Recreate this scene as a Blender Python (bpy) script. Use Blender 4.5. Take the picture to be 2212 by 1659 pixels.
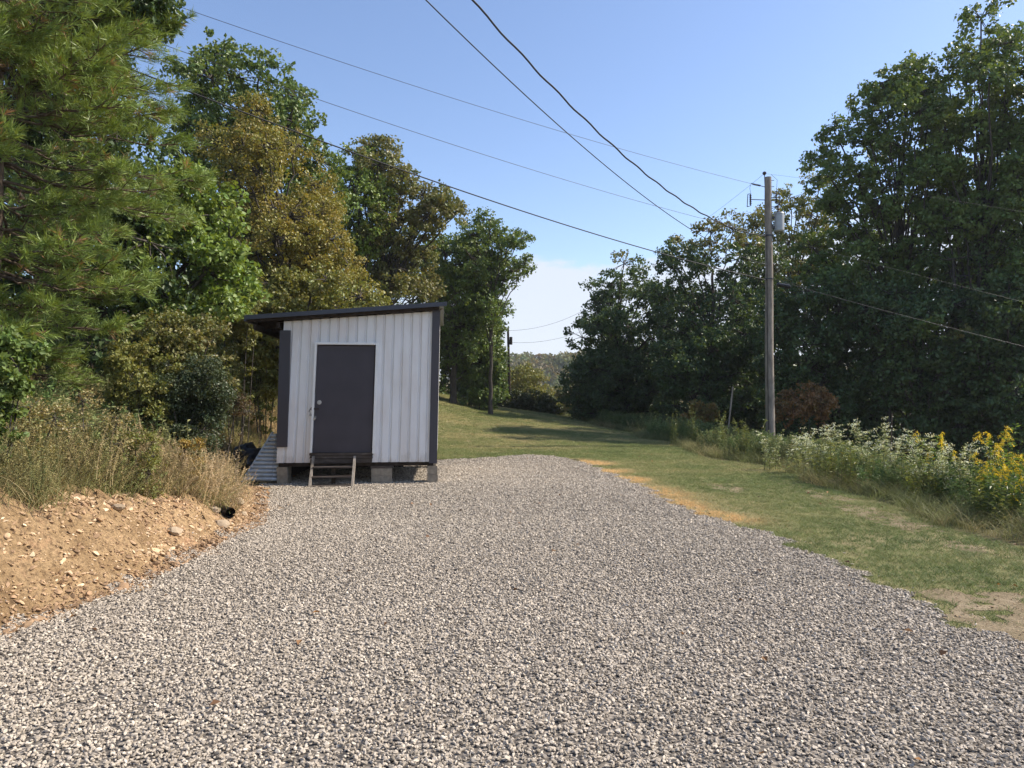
import bpy, math, random
import numpy as np
from mathutils import Vector, Matrix
R = math.radians
for o in list(bpy.data.objects): bpy.data.objects.remove(o)
scene = bpy.context.scene
col = scene.collection

# ------------------------------------------------------------------ camera
CAMZ, PITCH, F = 1.6, 1.24, 26/36*2212
cd = bpy.data.cameras.new("camera"); cd.lens = 26; cd.sensor_width = 36
cd.clip_start = 0.05; cd.clip_end = 3000
cam = bpy.data.objects.new("camera", cd); col.objects.link(cam)
cam.location = (0, 0, CAMZ); cam.rotation_euler = (R(90+PITCH), 0, 0)
scene.camera = cam

# ------------------------------------------------------------------ sky + sun
SUN_AZ, SUN_EL = 80.0, 42.0          # azimuth clockwise from the viewing direction (+y)
w = bpy.data.worlds.new("World"); scene.world = w; w.use_nodes = True
nt = w.node_tree; nt.nodes.clear()
def wn(t, **k):
    n = nt.nodes.new(t)
    for a, b in k.items(): setattr(n, a, b)
    return n
out = wn('ShaderNodeOutputWorld'); bg = wn('ShaderNodeBackground'); bg.inputs[1].default_value = 0.10
sky = wn('ShaderNodeTexSky', sky_type='NISHITA', sun_disc=False)
sky.sun_elevation = R(SUN_EL); sky.sun_rotation = R(SUN_AZ)
sky.air_density = 1.0; sky.dust_density = 0.6; sky.ozone_density = 2.0; sky.altitude = 200
tc = wn('ShaderNodeTexCoord'); sx = wn('ShaderNodeSeparateXYZ')
nz = wn('ShaderNodeTexNoise'); nz.inputs['Scale'].default_value = 3.2; nz.inputs['Detail'].default_value = 7; nz.inputs['Roughness'].default_value = .68
mp = wn('ShaderNodeMapping'); mp.inputs['Scale'].default_value = (1, 1, 3.0)
nt.links.new(tc.outputs['Generated'], mp.inputs[0]); nt.links.new(mp.outputs[0], nz.inputs[0])
nt.links.new(tc.outputs['Generated'], sx.inputs[0])
m1 = wn('ShaderNodeMath', operation='MULTIPLY_ADD'); m1.inputs[1].default_value = -0.22; nt.links.new(nz.outputs[0], m1.inputs[0]); nt.links.new(sx.outputs[2], m1.inputs[2])
m1b = wn('ShaderNodeMath', operation='MULTIPLY_ADD'); m1b.inputs[1].default_value = -0.12; nt.links.new(sx.outputs[0], m1b.inputs[0]); nt.links.new(m1.outputs[0], m1b.inputs[2])
mr = wn('ShaderNodeMapRange', interpolation_type='SMOOTHSTEP'); mr.inputs[1].default_value = 0.065; mr.inputs[2].default_value = 0.035; mr.inputs[3].default_value = 0; mr.inputs[4].default_value = .85
nt.links.new(m1b.outputs[0], mr.inputs[0])
tintn = wn('ShaderNodeMixRGB', blend_type='MULTIPLY'); tintn.inputs[0].default_value = 1; tintn.inputs[2].default_value = (1.05, 1.0, 1.03, 1)
nt.links.new(sky.outputs[0], tintn.inputs[1])
hs = wn('ShaderNodeHueSaturation'); hs.inputs['Saturation'].default_value = 1.02; hs.inputs['Value'].default_value = 1.5
nt.links.new(tintn.outputs[0], hs.inputs['Color'])
mx = wn('ShaderNodeMixRGB'); mx.inputs[2].default_value = (5.9, 6.25, 7.0, 1)
nt.links.new(mr.outputs[0], mx.inputs[0]); nt.links.new(hs.outputs[0], mx.inputs[1])
nt.links.new(mx.outputs[0], bg.inputs[0]); nt.links.new(bg.outputs[0], out.inputs[0])
sd = bpy.data.lights.new("sun", 'SUN'); sd.energy = 5.0; sd.angle = R(0.53); sd.color = (1.0, 0.91, 0.79)
sun = bpy.data.objects.new("sun", sd); col.objects.link(sun)
a, e = R(SUN_AZ), R(SUN_EL)
sdir = Vector((math.sin(a)*math.cos(e), math.cos(a)*math.cos(e), math.sin(e)))
sun.rotation_euler = sdir.to_track_quat('Z', 'Y').to_euler()
scene.view_settings.view_transform = 'Standard'; scene.view_settings.look = 'None'
scene.view_settings.exposure = 0.52; scene.view_settings.gamma = 1
scene.cycles.max_bounces = 6; scene.cycles.transparent_max_bounces = 8; scene.cycles.use_denoising = True
scene.cycles.diffuse_bounces = 2; scene.cycles.volume_bounces = 0

# ------------------------------------------------------------------ measuring helpers
def ray(px, py):
    cx = (px-1106)/F; cy = (829.5-py)/F; p = R(PITCH)
    return np.array([cx, math.cos(p)-cy*math.sin(p), math.sin(p)+cy*math.cos(p)])
def at(px, py, d):
    r = ray(px, py); r = r*(d/r[1]); return np.array([r[0], r[1], CAMZ+r[2]])

def ss(a, b, x):
    t = np.clip((np.asarray(x, float)-a)/(b-a), 0, 1); return t*t*(3-2*t)
_rs = np.random.RandomState(3)
_K = [( _rs.uniform(-1,1,2), _rs.uniform(0,6.28)) for _ in range(24)]
def wav(x, y, f, n=8):
    s = 0
    for k, (v, p) in enumerate(_K[:n]):
        s = s + np.sin((v[0]*x+v[1]*y)*f*(1+.13*k)+p)
    return s/n**.5
XE_Y = [0, 3, 5.1, 6.8, 8.5, 9.5, 11, 13, 14.5, 18, 22, 30, 60]
XE_X = [-3.8, -3.65, -3.55, -3.3, -3.38, -3.3, -3.75, -4.4, -5.3, -6.2, -6.8, -7.5, -12]
def xe(y): return np.interp(y, XE_Y, XE_X)
def bank_h(y): return np.interp(y, [0, 5, 7, 9, 10.5, 13, 15, 20], [.95, .85, .62, .42, .28, .15, .2, .3])
def terrain(x, y):
    x = np.asarray(x, float); y = np.asarray(y, float)
    s = xe(y)-x
    rise = ss(18, 52, y)*2.3*np.interp(x, [-6, -4.4, -1.9, 2.3, 6], [1, .93, .55, .3, 0])
    z = rise.copy()
    bw = .75+.12*wav(x*0+1, y, 3.1, 5)
    z += bank_h(y)*ss(-.05, 1, s/bw)
    z += np.where(s > .8, .30*(np.clip(s, .8, 16)-.8), 0)
    z += .06*wav(x, y, 1.7)*ss(.8, 2.5, s)
    rr = x-7.2-.25*wav(x*0, y, .8, 4)
    z -= 3.4*ss(0, 9, rr)+np.clip(rr-5, 0, 60)*.10
    z += .03*wav(x, y, 2.2)*ss(.5, 2, x-5.5)
    far = ss(58, 150, y)
    z = z*(1-far)+far*(-22)
    z += ss(190, 330, y)*(35+5*wav(x, y, .012, 5)+ (x-20)*.03)
    return z

# ------------------------------------------------------------------ materials
def newmat(name):
    m = bpy.data.materials.new(name); m.use_nodes = True
    n = m.node_tree; n.nodes.clear(); return m, n
def nd(n, t, **k):
    x = n.nodes.new(t)
    for a, b in k.items(): setattr(x, a, b)
    return x
def ramp(n, src, stops):
    r = nd(n, 'ShaderNodeValToRGB'); els = r.color_ramp.elements
    while len(els) < len(stops): els.new(.5)
    for e_, (p, c) in zip(els, stops): e_.position = p; e_.color = (*c, 1)
    n.links.new(src, r.inputs[0]); return r.outputs[0]
def pos(n): return nd(n, 'ShaderNodeNewGeometry').outputs['Position']
def objco(n): return nd(n, 'ShaderNodeTexCoord').outputs['Object']
def noise(n, vec, scale, detail=4, rough=.55, stretch=None):
    if stretch:
        m_ = nd(n, 'ShaderNodeMapping'); m_.inputs['Scale'].default_value = stretch; n.links.new(vec, m_.inputs[0]); vec = m_.outputs[0]
    x = nd(n, 'ShaderNodeTexNoise'); x.inputs['Scale'].default_value = scale; x.inputs['Detail'].default_value = detail; x.inputs['Roughness'].default_value = rough
    n.links.new(vec, x.inputs[0]); return x.outputs[0]
def mixc(n, f, a, b, mode='MIX'):
    x = nd(n, 'ShaderNodeMixRGB', blend_type=mode)
    for i, v in zip((0, 1, 2), (f, a, b)):
        if isinstance(v, (int, float)): x.inputs[i].default_value = v
        elif isinstance(v, tuple): x.inputs[i].default_value = (*v, 1)
        else: n.links.new(v, x.inputs[i])
    return x.outputs[0]
def bump(n, h, strength, dist=.02):
    b = nd(n, 'ShaderNodeBump'); b.inputs['Strength'].default_value = strength; b.inputs['Distance'].default_value = dist
    n.links.new(h, b.inputs['Height']); return b.outputs[0]
def principled(n, color, rough=.8, spec=.3, metal=0, normal=None):
    p = nd(n, 'ShaderNodeBsdfPrincipled'); o = nd(n, 'ShaderNodeOutputMaterial')
    if isinstance(color, tuple): p.inputs['Base Color'].default_value = (*color, 1)
    else: n.links.new(color, p.inputs['Base Color'])
    if isinstance(rough, (int, float)): p.inputs['Roughness'].default_value = rough
    else: n.links.new(rough, p.inputs['Roughness'])
    p.inputs['Specular IOR Level'].default_value = spec; p.inputs['Metallic'].default_value = metal
    if normal is not None: n.links.new(normal, p.inputs['Normal'])
    n.links.new(p.outputs[0], o.inputs[0]); return p
def simple(name, c, rough=.7, spec=.3, metal=0, var=.25, scale=6, bmp=.2):
    m, n = newmat(name); v = objco(n); f = noise(n, v, scale, 5)
    c2 = tuple(x*(1-var) for x in c); c1 = tuple(min(1, x*(1+var)) for x in c)
    cc = ramp(n, f, [(.3, c2), (.7, c1)])
    principled(n, cc, rough, spec, metal, bump(n, noise(n, v, scale*6, 4), bmp, .005)); return m

def leafmat(name, trans=.35, rough=.5, attr='leafcol'):
    m, n = newmat(name)
    at_ = nd(n, 'ShaderNodeAttribute', attribute_name=attr)
    p = nd(n, 'ShaderNodeBsdfPrincipled'); p.inputs['Roughness'].default_value = rough; p.inputs['Specular IOR Level'].default_value = .35
    t = nd(n, 'ShaderNodeBsdfTranslucent'); mxs = nd(n, 'ShaderNodeMixShader'); mxs.inputs[0].default_value = trans
    n.links.new(at_.outputs['Color'], p.inputs['Base Color'])
    tcl = mixc(n, 1.0, at_.outputs['Color'], (1.5, 1.35, .6), 'MULTIPLY'); n.links.new(tcl, t.inputs['Color'])
    n.links.new(p.outputs[0], mxs.inputs[1]); n.links.new(t.outputs[0], mxs.inputs[2])
    o = nd(n, 'ShaderNodeOutputMaterial'); n.links.new(mxs.outputs[0], o.inputs[0]); return m
M = {}
M['leaf'] = leafmat('leaf', .26, .45)
M['needle'] = leafmat('needle', .2, .45)

# instanced ground cover: colour from a ramp over the instancer's tint
def covermat(name, stops, trans=.3, rough=.6, attr='tint', jitter=.35):
    m, n = newmat(name)
    a_ = nd(n, 'ShaderNodeAttribute', attribute_name=attr, attribute_type='INSTANCER')
    c = ramp(n, a_.outputs['Fac'], stops)
    oi = nd(n, 'ShaderNodeObjectInfo')
    hv = nd(n, 'ShaderNodeMapRange'); hv.inputs[3].default_value = 1-jitter; hv.inputs[4].default_value = 1+jitter; n.links.new(oi.outputs['Random'], hv.inputs[0])
    h = nd(n, 'ShaderNodeHueSaturation'); n.links.new(hv.outputs[0], h.inputs['Value']); n.links.new(c, h.inputs['Color'])
    p = nd(n, 'ShaderNodeBsdfPrincipled'); p.inputs['Roughness'].default_value = rough; p.inputs['Specular IOR Level'].default_value = .3
    n.links.new(h.outputs[0], p.inputs['Base Color'])
    o = nd(n, 'ShaderNodeOutputMaterial')
    if trans:
        t = nd(n, 'ShaderNodeBsdfTranslucent'); mxs = nd(n, 'ShaderNodeMixShader'); mxs.inputs[0].default_value = trans
        n.links.new(h.outputs[0], t.inputs['Color']); n.links.new(p.outputs[0], mxs.inputs[1]); n.links.new(t.outputs[0], mxs.inputs[2]); n.links.new(mxs.outputs[0], o.inputs[0])
    else: n.links.new(p.outputs[0], o.inputs[0])
    return m
M['turf'] = covermat('turf', [(0, (.12, .175, .05)), (.3, (.22, .25, .085)), (.55, (.40, .35, .16)), (.8, (.64, .45, .22)), (1, (.74, .49, .22))])
M['wild'] = covermat('wild_grass', [(0, (.19, .21, .07)), (.3, (.31, .27, .11)), (.6, (.46, .35, .18)), (1, (.64, .49, .3))], jitter=.45)
M['herb'] = covermat('herb_leaf', [(0, (.11, .17, .05)), (.5, (.2, .22, .08)), (.8, (.3, .25, .11)), (1, (.4, .26, .1))], jitter=.45)
M['stone'] = covermat('gravel_stone', [(0, (.17, .145, .11)), (.2, (.33, .28, .215)), (.6, (.46, .395, .31)), (1, (.64, .555, .44))], trans=0, rough=.85, jitter=.15)
M['shard'] = covermat('bank_stone', [(0, (.14, .09, .05)), (.35, (.36, .23, .13)), (.7, (.55, .38, .22)), (1, (.68, .54, .36))], trans=0, rough=.9, jitter=.2)
M['litter'] = covermat('leaf_litter', [(0, (.10, .05, .025)), (.5, (.25, .13, .05)), (1, (.45, .22, .07))], trans=.1, jitter=.3)

def bark(name, c1, c2):
    m, n = newmat(name); v = pos(n)
    f = noise(n, v, 9, 6, .65, (1, 1, .25)); principled(n, ramp(n, f, [(.3, c1), (.7, c2)]), .9, .15, 0, bump(n, f, .8, .03)); return m
M['bark'] = bark('bark', (.035, .03, .026), (.11, .095, .08))
M['bark_pale'] = bark('pale_bark', (.09, .08, .07), (.26, .24, .21))
M['pine_bark'] = bark('pine_bark', (.07, .05, .035), (.2, .15, .11))

# ground
m, n = newmat('forest_soil'); v = pos(n)
c = ramp(n, noise(n, v, .9, 8, .7), [(.3, (.08, .065, .035)), (.5, (.16, .13, .07)), (.7, (.24, .19, .11))])
c = mixc(n, ramp(n, noise(n, v, .23, 3), [(.4, (0,0,0)), (.6, (1,1,1))]), c, (.09, .095, .035))
principled(n, c, .95, .1, 0, bump(n, noise(n, v, 14, 6, .7), .7, .05)); M['soil'] = m
m, n = newmat('lawn_ground'); v = pos(n)
c = ramp(n, noise(n, v, 1.1, 8, .7, (1, .6, 1)), [(.32, (.14, .15, .055)), (.5, (.24, .22, .1)), (.68, (.38, .3, .17))])
c = mixc(n, ramp(n, noise(n, v, 40, 3, .7), [(.35, (.5,.5,.5)), (.6, (1.15,1.15,1.15))]), (0,0,0), c) if False else c
principled(n, c, .95, .1, 0, bump(n, noise(n, v, 45, 5, .7), .8, .03)); M['lawn'] = m
m, n = newmat('gravel_bed'); v = pos(n)
vo = nd(n, 'ShaderNodeTexVoronoi'); vo.inputs['Scale'].default_value = 34; n.links.new(v, vo.inputs['Vector'])
c = ramp(n, vo.outputs['Color'], [(0, (.12, .10, .08)), (.5, (.26, .225, .18)), (1, (.46, .4, .33))])
c = mixc(n, ramp(n, vo.outputs['Distance'], [(.3, (0,0,0)), (.75, (1,1,1))]), c, (.06, .055, .05))
principled(n, c, .9, .2, 0, bump(n, vo.outputs['Distance'], -1.0, .03)); M['gravel'] = m
m, n = newmat('clay_bank'); v = pos(n)
f1 = noise(n, v, 1.6, 10, .75)
c = ramp(n, f1, [(.3, (.30, .195, .10)), (.44, (.52, .34, .17)), (.55, (.72, .49, .26)), (.66, (.68, .40, .22)), (.8, (.8, .64, .4))])
c = mixc(n, ramp(n, noise(n, v, 26, 6, .75), [(.38, (.75,.75,.75)), (.55, (0,0,0))]), c, (.17, .105, .06))
c = mixc(n, ramp(n, noise(n, v, 60, 4, .7), [(.6, (0,0,0)), (.72, (.7,.7,.7))]), c, (.5, .38, .24))
principled(n, c, .95, .1, 0, bump(n, noise(n, v, 22, 9, .8), 1.0, .07)); M['clay'] = m
m, n = newmat('dusty_soil'); v = pos(n)
c = ramp(n, noise(n, v, 3, 8, .7), [(.3, (.17, .14, .08)), (.48, (.30, .235, .145)), (.75, (.52, .41, .28))])
c = mixc(n, ramp(n, noise(n, v, 38, 5, .8), [(.40, (.8,.8,.8)), (.5, (0,0,0))]), c, (.13, .10, .06))
principled(n, c, .95, .1, 0, bump(n, noise(n, v, 30, 6, .7), 1.0, .03)); M['dust'] = m

# ------------------------------------------------------------------ mesh helpers
def tag(o, label=None, cat=None, group=None, kind=None):
    if label: o['label'] = label
    if cat: o['category'] = cat
    if group: o['group'] = group
    if kind: o['kind'] = kind
    return o
def qmesh(name, V, Q, mat, parent=None, fcol=None, smooth=False, link=True):
    V = np.asarray(V, np.float32); Q = np.asarray(Q, np.int32)
    k = Q.shape[1]
    me = bpy.data.meshes.new(name); me.vertices.add(len(V)); me.vertices.foreach_set('co', V.ravel())
    me.loops.add(Q.size); me.loops.foreach_set('vertex_index', Q.ravel())
    me.polygons.add(len(Q)); me.polygons.foreach_set('loop_start', np.arange(0, Q.size, k, dtype=np.int32))
    me.polygons.foreach_set('use_smooth', np.full(len(Q), smooth))
    if fcol is not None:
        a_ = me.attributes.new('leafcol', 'FLOAT_COLOR', 'FACE')
        cc = np.ones((len(Q), 4), np.float32); cc[:, :3] = fcol; a_.data.foreach_set('color', cc.ravel())
    me.update(calc_edges=True); me.materials.append(mat)
    o = bpy.data.objects.new(name, me)
    if link: col.objects.link(o)
    if parent is not None: o.parent = parent
    return o
def empty(name, loc=(0, 0, 0), rz=0):
    o = bpy.data.objects.new(name, None); o.location = tuple(float(q) for q in loc); o.rotation_euler = (0, 0, rz)
    o.empty_display_size = .3; col.objects.link(o); return o
class MB:
    """collects solid shapes for one mesh part"""
    def __init__(s): s.v = []; s.f = []
    def add(s, vs, fs):
        b = len(s.v); s.v += [tuple(map(float, q)) for q in vs]; s.f += [tuple(b+i for i in q) for q in fs]
    def box(s, x0, x1, y0, y1, z0, z1, mat=None, jit=0, rng=random):
        vs = [(x, y, z) for x in (x0, x1) for y in (y0, y1) for z in (z0, z1)]
        if jit: vs = [tuple(q+rng.uniform(-jit, jit) for q in p) for p in vs]
        if mat is not None: vs = [tuple(mat @ Vector(p)) for p in vs]
        s.add(vs, [(0,1,3,2),(4,6,7,5),(0,4,5,1),(2,3,7,6),(0,2,6,4),(1,5,7,3)])
    def tube(s, pts, rad, n=8, caps=True):
        V, Q = tube(pts, rad, n); s.add(V, Q.tolist())
        if caps:
            b = len(s.v)-len(V); s.f.append(tuple(b+i for i in range(n-1, -1, -1))); s.f.append(tuple(len(s.v)-n+i for i in range(n)))
    def build(s, name, mat, parent=None, bev=0, smooth=False, fn=None):
        vs = [fn(p) for p in s.v] if fn else s.v
        me = bpy.data.meshes.new(name); me.from_pydata(vs, [], s.f); me.materials.append(mat)
        import bmesh
        bm = bmesh.new(); bm.from_mesh(me); bmesh.ops.recalc_face_normals(bm, faces=bm.faces)
        if bev: bmesh.ops.bevel(bm, geom=bm.edges[:], offset=bev, segments=2, affect='EDGES', clamp_overlap=True)
        bm.to_mesh(me); bm.free()
        if smooth: me.shade_smooth()
        o = bpy.data.objects.new(name, me); col.objects.link(o)
        if parent is not None: o.parent = parent
        return o
def tube(pts, rad, n=6):
    pts = np.asarray(pts, float); m_ = len(pts)
    rad = np.full(m_, rad) if np.isscalar(rad) else np.asarray(rad, float)
    d = np.gradient(pts, axis=0); d /= np.linalg.norm(d, axis=1)[:, None]+1e-9
    ref = np.array([0., 0, 1]) if abs(d[:, 2]).mean() < .8 else np.array([1., 0, 0])
    u = np.cross(d, ref); u /= np.linalg.norm(u, axis=1)[:, None]+1e-9; v = np.cross(d, u)
    an = np.arange(n)*2*math.pi/n
    V = pts[:, None]+rad[:, None, None]*(np.cos(an)[None, :, None]*u[:, None]+np.sin(an)[None, :, None]*v[:, None])
    i = np.arange(m_-1)[:, None]*n; j = np.arange(n)[None]; j2 = (j+1) % n
    Q = np.stack([i+j, i+j2, i+n+j2, i+n+j], -1).reshape(-1, 4)
    return V.reshape(-1, 3), Q
class TB:
    def __init__(s): s.V = []; s.Q = []; s.n = 0
    def add(s, V, Q): s.V.append(V); s.Q.append(np.asarray(Q)+s.n); s.n += len(V)
    def tube(s, p, r, n=6): s.add(*tube(p, r, n))
    def build(s, name, mat, parent=None, **k): return qmesh(name, np.concatenate(s.V), np.concatenate(s.Q), mat, parent, smooth=True, **k)
def unit(v): return v/(np.linalg.norm(v, axis=-1, keepdims=True)+1e-9)
def leaves(C, size, rng, wid=.38, up=.35, dirs=None, fold=.12, outn=None):
    N = len(C); size = np.broadcast_to(size, (N,))[:, None]
    d = unit(rng.normal(size=(N, 3))+np.array([0, 0, -.25])) if dirs is None else unit(dirs)
    nn = unit(rng.normal(size=(N, 3))*(1 if outn is None else .55)+np.array([0, 0, up*2])+(0 if outn is None else outn))
    s = unit(np.cross(d, nn)); nn = np.cross(s, d)
    A = C; B = C+d*size*.45+s*size*wid+nn*size*fold; T = C+d*size; D = C+d*size*.45-s*size*wid+nn*size*fold
    V = np.stack([A, B, T, D], 1).reshape(-1, 3); Q = np.arange(4*N).reshape(-1, 4)
    return V, Q
PAL = 1.5
def palette(rng, N, pal, var=.25):
    pal = np.array([p[:3] for p in pal]); wt = rng.dirichlet(np.ones(len(pal)), N)**1
    c = wt@pal*PAL; return np.clip(c*rng.uniform(1-var, 1+var, (N, 1))*rng.uniform(.92, 1.08, (N, 3)), 0, 1)
def bez(a, b, c, n=8):
    t = np.linspace(0, 1, n)[:, None]; return (1-t)**2*a+2*t*(1-t)*b+t*t*c

# ------------------------------------------------------------------ polygon helpers
def inpoly(P, poly):
    poly = np.asarray(poly, float); x, y = P[:, 0], P[:, 1]; r = np.zeros(len(P), bool); j = len(poly)-1
    for i in range(len(poly)):
        xi, yi = poly[i]; xj, yj = poly[j]
        r ^= ((yi > y) != (yj > y)) & (x < (xj-xi)*(y-yi)/(yj-yi+1e-12)+xi); j = i
    return r
def edged(P, poly):
    poly = np.asarray(poly, float); best = np.full(len(P), 1e9)
    for i in range(len(poly)):
        a_, b_ = poly[i-1], poly[i]; ab = b_-a_
        t = np.clip(((P-a_)@ab)/(ab@ab+1e-9), 0, 1); best = np.minimum(best, np.linalg.norm(P-(a_+t[:, None]*ab), axis=1))
    return best

# ------------------------------------------------------------------ trees
def CLs(CL, c, blob, clumps, cr, loose, W, rng, tr, leaf):
    rb = blob*rng.uniform(.65, 1.2); u = unit(rng.normal(size=(clumps, 3))); r = rng.uniform(.25, 1, clumps)**.6
    P = c+u*r[:, None]*rb*np.array([1, 1, .72]); ok = inpoly(P[:, [0, 2]], W) | (edged(P[:, [0, 2]], W) < cr*.5*loose); P = P[ok]
    for p in P[:max(4, clumps//2)]: tr.tube(bez(c, (c+p)/2+rng.normal(0, .04, 3), p, 4), np.linspace(.004+leaf*.03, .002, 4), 3)
    CL.append(P)
def tree(name, label, outline, d, base, pal, leaf=.14, blob=1.5, nb=26, clumps=26, lpc=34, cr=.42, thick=None, seed=1, trunk=.22,
         barkm='bark', group=None, cat='tree', bushy=False, forks=1, up=.35, wid=.38, loose=1.0, ztrunk=.8, pal2=None):
    """outline: the crown's silhouette (measured), set out in true metres at distance d; the crown is filled in depth too"""
    rng = np.random.RandomState(seed)
    W = np.array([at(px, py, d)[[0, 2]] for px, py in outline])            # x,z metres
    lo, hi = W.min(0), W.max(0); half = min(hi-lo)/2
    thick = thick or half
    bx = at(base, 864, d)[0]; bz = float(terrain(bx, d)); B = np.array([bx, d, bz-.1])
    # blob centres: best candidate sampling
    S = rng.uniform(lo, hi, (6000, 2)); S = S[inpoly(S, W)]; E = edged(S, W)
    r0 = blob*.55; S = S[E > r0*.55]; E = E[E > r0*.55]
    ch = [rng.randint(len(S))]; dd = np.linalg.norm(S-S[ch[0]], axis=1)
    for _ in range(nb-1):
        k = int(np.argmax(dd*rng.uniform(.8, 1, len(S)))); ch.append(k); dd = np.minimum(dd, np.linalg.norm(S-S[k], axis=1))
    cen = []
    for k in ch:
        t = min(1, E[k]/half); cen.append([S[k, 0], d+rng.uniform(-1, 1)*thick*math.sqrt(max(.05, 1-(1-t)**2)), S[k, 1]])
    cen = np.array(cen)
    top = cen[np.argmax(cen[:, 2])]; mid = cen.mean(0)
    # trunk
    tr = TB(); tz = bz+(hi[1]-bz)*ztrunk
    T0 = B; T2 = np.array([mid[0]*.6+top[0]*.4, d, tz]); T1 = np.array([bx*.8+mid[0]*.2, d, (bz+tz)/2])
    tp = bez(T0, T1, T2, 14); tp[1:-1, :2] += rng.normal(0, .05*(hi[0]-lo[0])/8, (12, 2))
    H = hi[1]-bz; rad = trunk*(1-np.linspace(0, 1, 14)**1.2*.85); rad[0] *= 1.35
    if not bushy: tr.tube(tp, rad, 10)
    CL = []
    for ic, c in enumerate(cen):
        if bushy:
            if ic > 2 and ic % 3:
                q_ = cen[ic-1-int(rng.randint(0, 2))]; lp = bez(q_, (q_+c)/2, c, 7); tr.tube(lp, np.linspace(trunk*.2, .003, 7), 4)
                CLs(CL, c, blob, clumps, cr, loose, W, rng, tr, leaf*.3); continue
            s_ = B+np.array([(c[0]-B[0])*rng.uniform(.2, .6), (c[1]-B[1])*rng.uniform(.2, .6), 0]); s_[2] = float(terrain(s_[0], s_[1]))-.03
            lp = bez(s_, np.array([s_[0]*.6+c[0]*.4, s_[1]*.6+c[1]*.4, c[2]*.6+s_[2]*.4]), c, 7); tr.tube(lp, np.linspace(trunk*.35, .004, 7), 4)
            CLs(CL, c, blob, clumps, cr, loose, W, rng, tr, leaf*.3); CL.append(lp[2:-1]+rng.normal(0, cr*.4, (4, 3))); continue
        zt = bz+(c[2]-bz)*rng.uniform(.5, .78); zt = min(zt, tz)
        k = np.argmin(abs(tp[:, 2]-zt)); s_ = tp[k]; ra = max(.02, rad[k]*.36)
        ctl = (s_+c)/2+np.array([rng.uniform(-.3, .3), rng.uniform(-.3, .3), rng.uniform(-.1, .6)-.12*np.linalg.norm(c-s_)*0])
        lp = bez(s_, ctl, c, 9); lp[1:-1] += rng.normal(0, .06, (7, 3)); tr.tube(lp, np.linspace(ra, .02+leaf*.06, 9), 6)
        rb = blob*rng.uniform(.65, 1.2)
        u = unit(rng.normal(size=(clumps, 3))); r = rng.uniform(.25, 1, clumps)**.6
        P = c+u*r[:, None]*rb*np.array([1, 1, .72])
        ok = inpoly(P[:, [0, 2]], W) | (edged(P[:, [0, 2]], W) < cr*.5*loose)
        P = P[ok]
        for p in P[:max(4, clumps//2)]:
            q = bez(c, (c+p)/2+rng.normal(0, .1, 3), p, 4); tr.tube(q, np.linspace(.022+leaf*.03, .006, 4), 3)
        CL.append(P)
    CL = np.concatenate(CL)
    k = np.repeat(np.arange(len(CL)), lpc)
    off = unit(rng.normal(size=(len(k), 3)))*rng.uniform(.35, 1, len(k))[:, None]*np.array([1, 1, .62])*cr*rng.uniform(.5, 1.15, len(CL))[k][:, None]
    C = CL[k]+off
    V, Q = leaves(C, leaf*rng.uniform(.6, 1.25, len(C)), rng, wid, up*.8, outn=unit(off)*.9)
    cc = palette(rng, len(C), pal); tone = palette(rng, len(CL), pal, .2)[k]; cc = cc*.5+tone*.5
    if pal2 is not None:
        m2 = (wav(CL[:, 0], CL[:, 2], .9, 6) > .9)[k]; cc[m2] = palette(rng, int(m2.sum()), pal2)
    root = empty(name, B); tag(root, label, cat, group)
    inv = -np.array(B)
    t_ = tr.build('trunk', M[barkm], root); t_.data.transform(Matrix.Translation(inv))
    f_ = qmesh('crown', V+inv, Q, M['leaf'], root, fcol=cc)
    return root

GREEN = [(.045, .08, .02), (.085, .13, .03), (.12, .15, .04)]
BRIGHT = [(.075, .13, .025), (.13, .19, .04), (.17, .2, .05)]
OLIVE = [(.10, .125, .03), (.145, .15, .04), (.175, .15, .045)]
GOLD = [(.19, .155, .035), (.25, .18, .04), (.15, .14, .035), (.27, .16, .045)]
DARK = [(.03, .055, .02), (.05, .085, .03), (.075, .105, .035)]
RUST = [(.22, .1, .03), (.3, .15, .05), (.15, .08, .03)]
BROWNG = [(.085, .105, .03), (.13, .125, .045), (.16, .115, .045), (.075, .11, .03)]

# ------------------------------------------------------------------ terrain sheets
def sheet(name, X, Y, lift, mat, keep=None):
    gx, gy = np.meshgrid(X, Y); Z = terrain(gx, gy)+lift
    if name == 'ground': pass
    V = np.stack([gx, gy, Z], -1).reshape(-1, 3); nx = len(X)
    i, j = np.meshgrid(np.arange(len(Y)-1), np.arange(nx-1), indexing='ij'); a_ = (i*nx+j).ravel()
    Q = np.stack([a_, a_+1, a_+nx+1, a_+nx], -1)
    if keep is not None:
        cx = V[Q].mean(1); Q = Q[keep(cx[:, 0], cx[:, 1])]
        used = np.unique(Q); mp_ = np.zeros(len(V), int); mp_[used] = np.arange(len(used)); V = V[used]; Q = mp_[Q]
    o = qmesh(name, V, Q, mat, smooth=True); tag(o, kind='structure'); return o
X = np.unique(np.concatenate([np.linspace(-550, -40, 30), np.linspace(-40, -10, 60), np.linspace(-10, 12, 220), np.linspace(12, 45, 60), np.linspace(45, 550, 30)]))
Y = np.unique(np.concatenate([np.linspace(-60, -2, 20), np.linspace(-2, 24, 200), np.linspace(24, 70, 120), np.linspace(70, 360, 60), np.linspace(360, 700, 12)]))
sheet('ground', X, Y, -.012, M['soil'])
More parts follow.
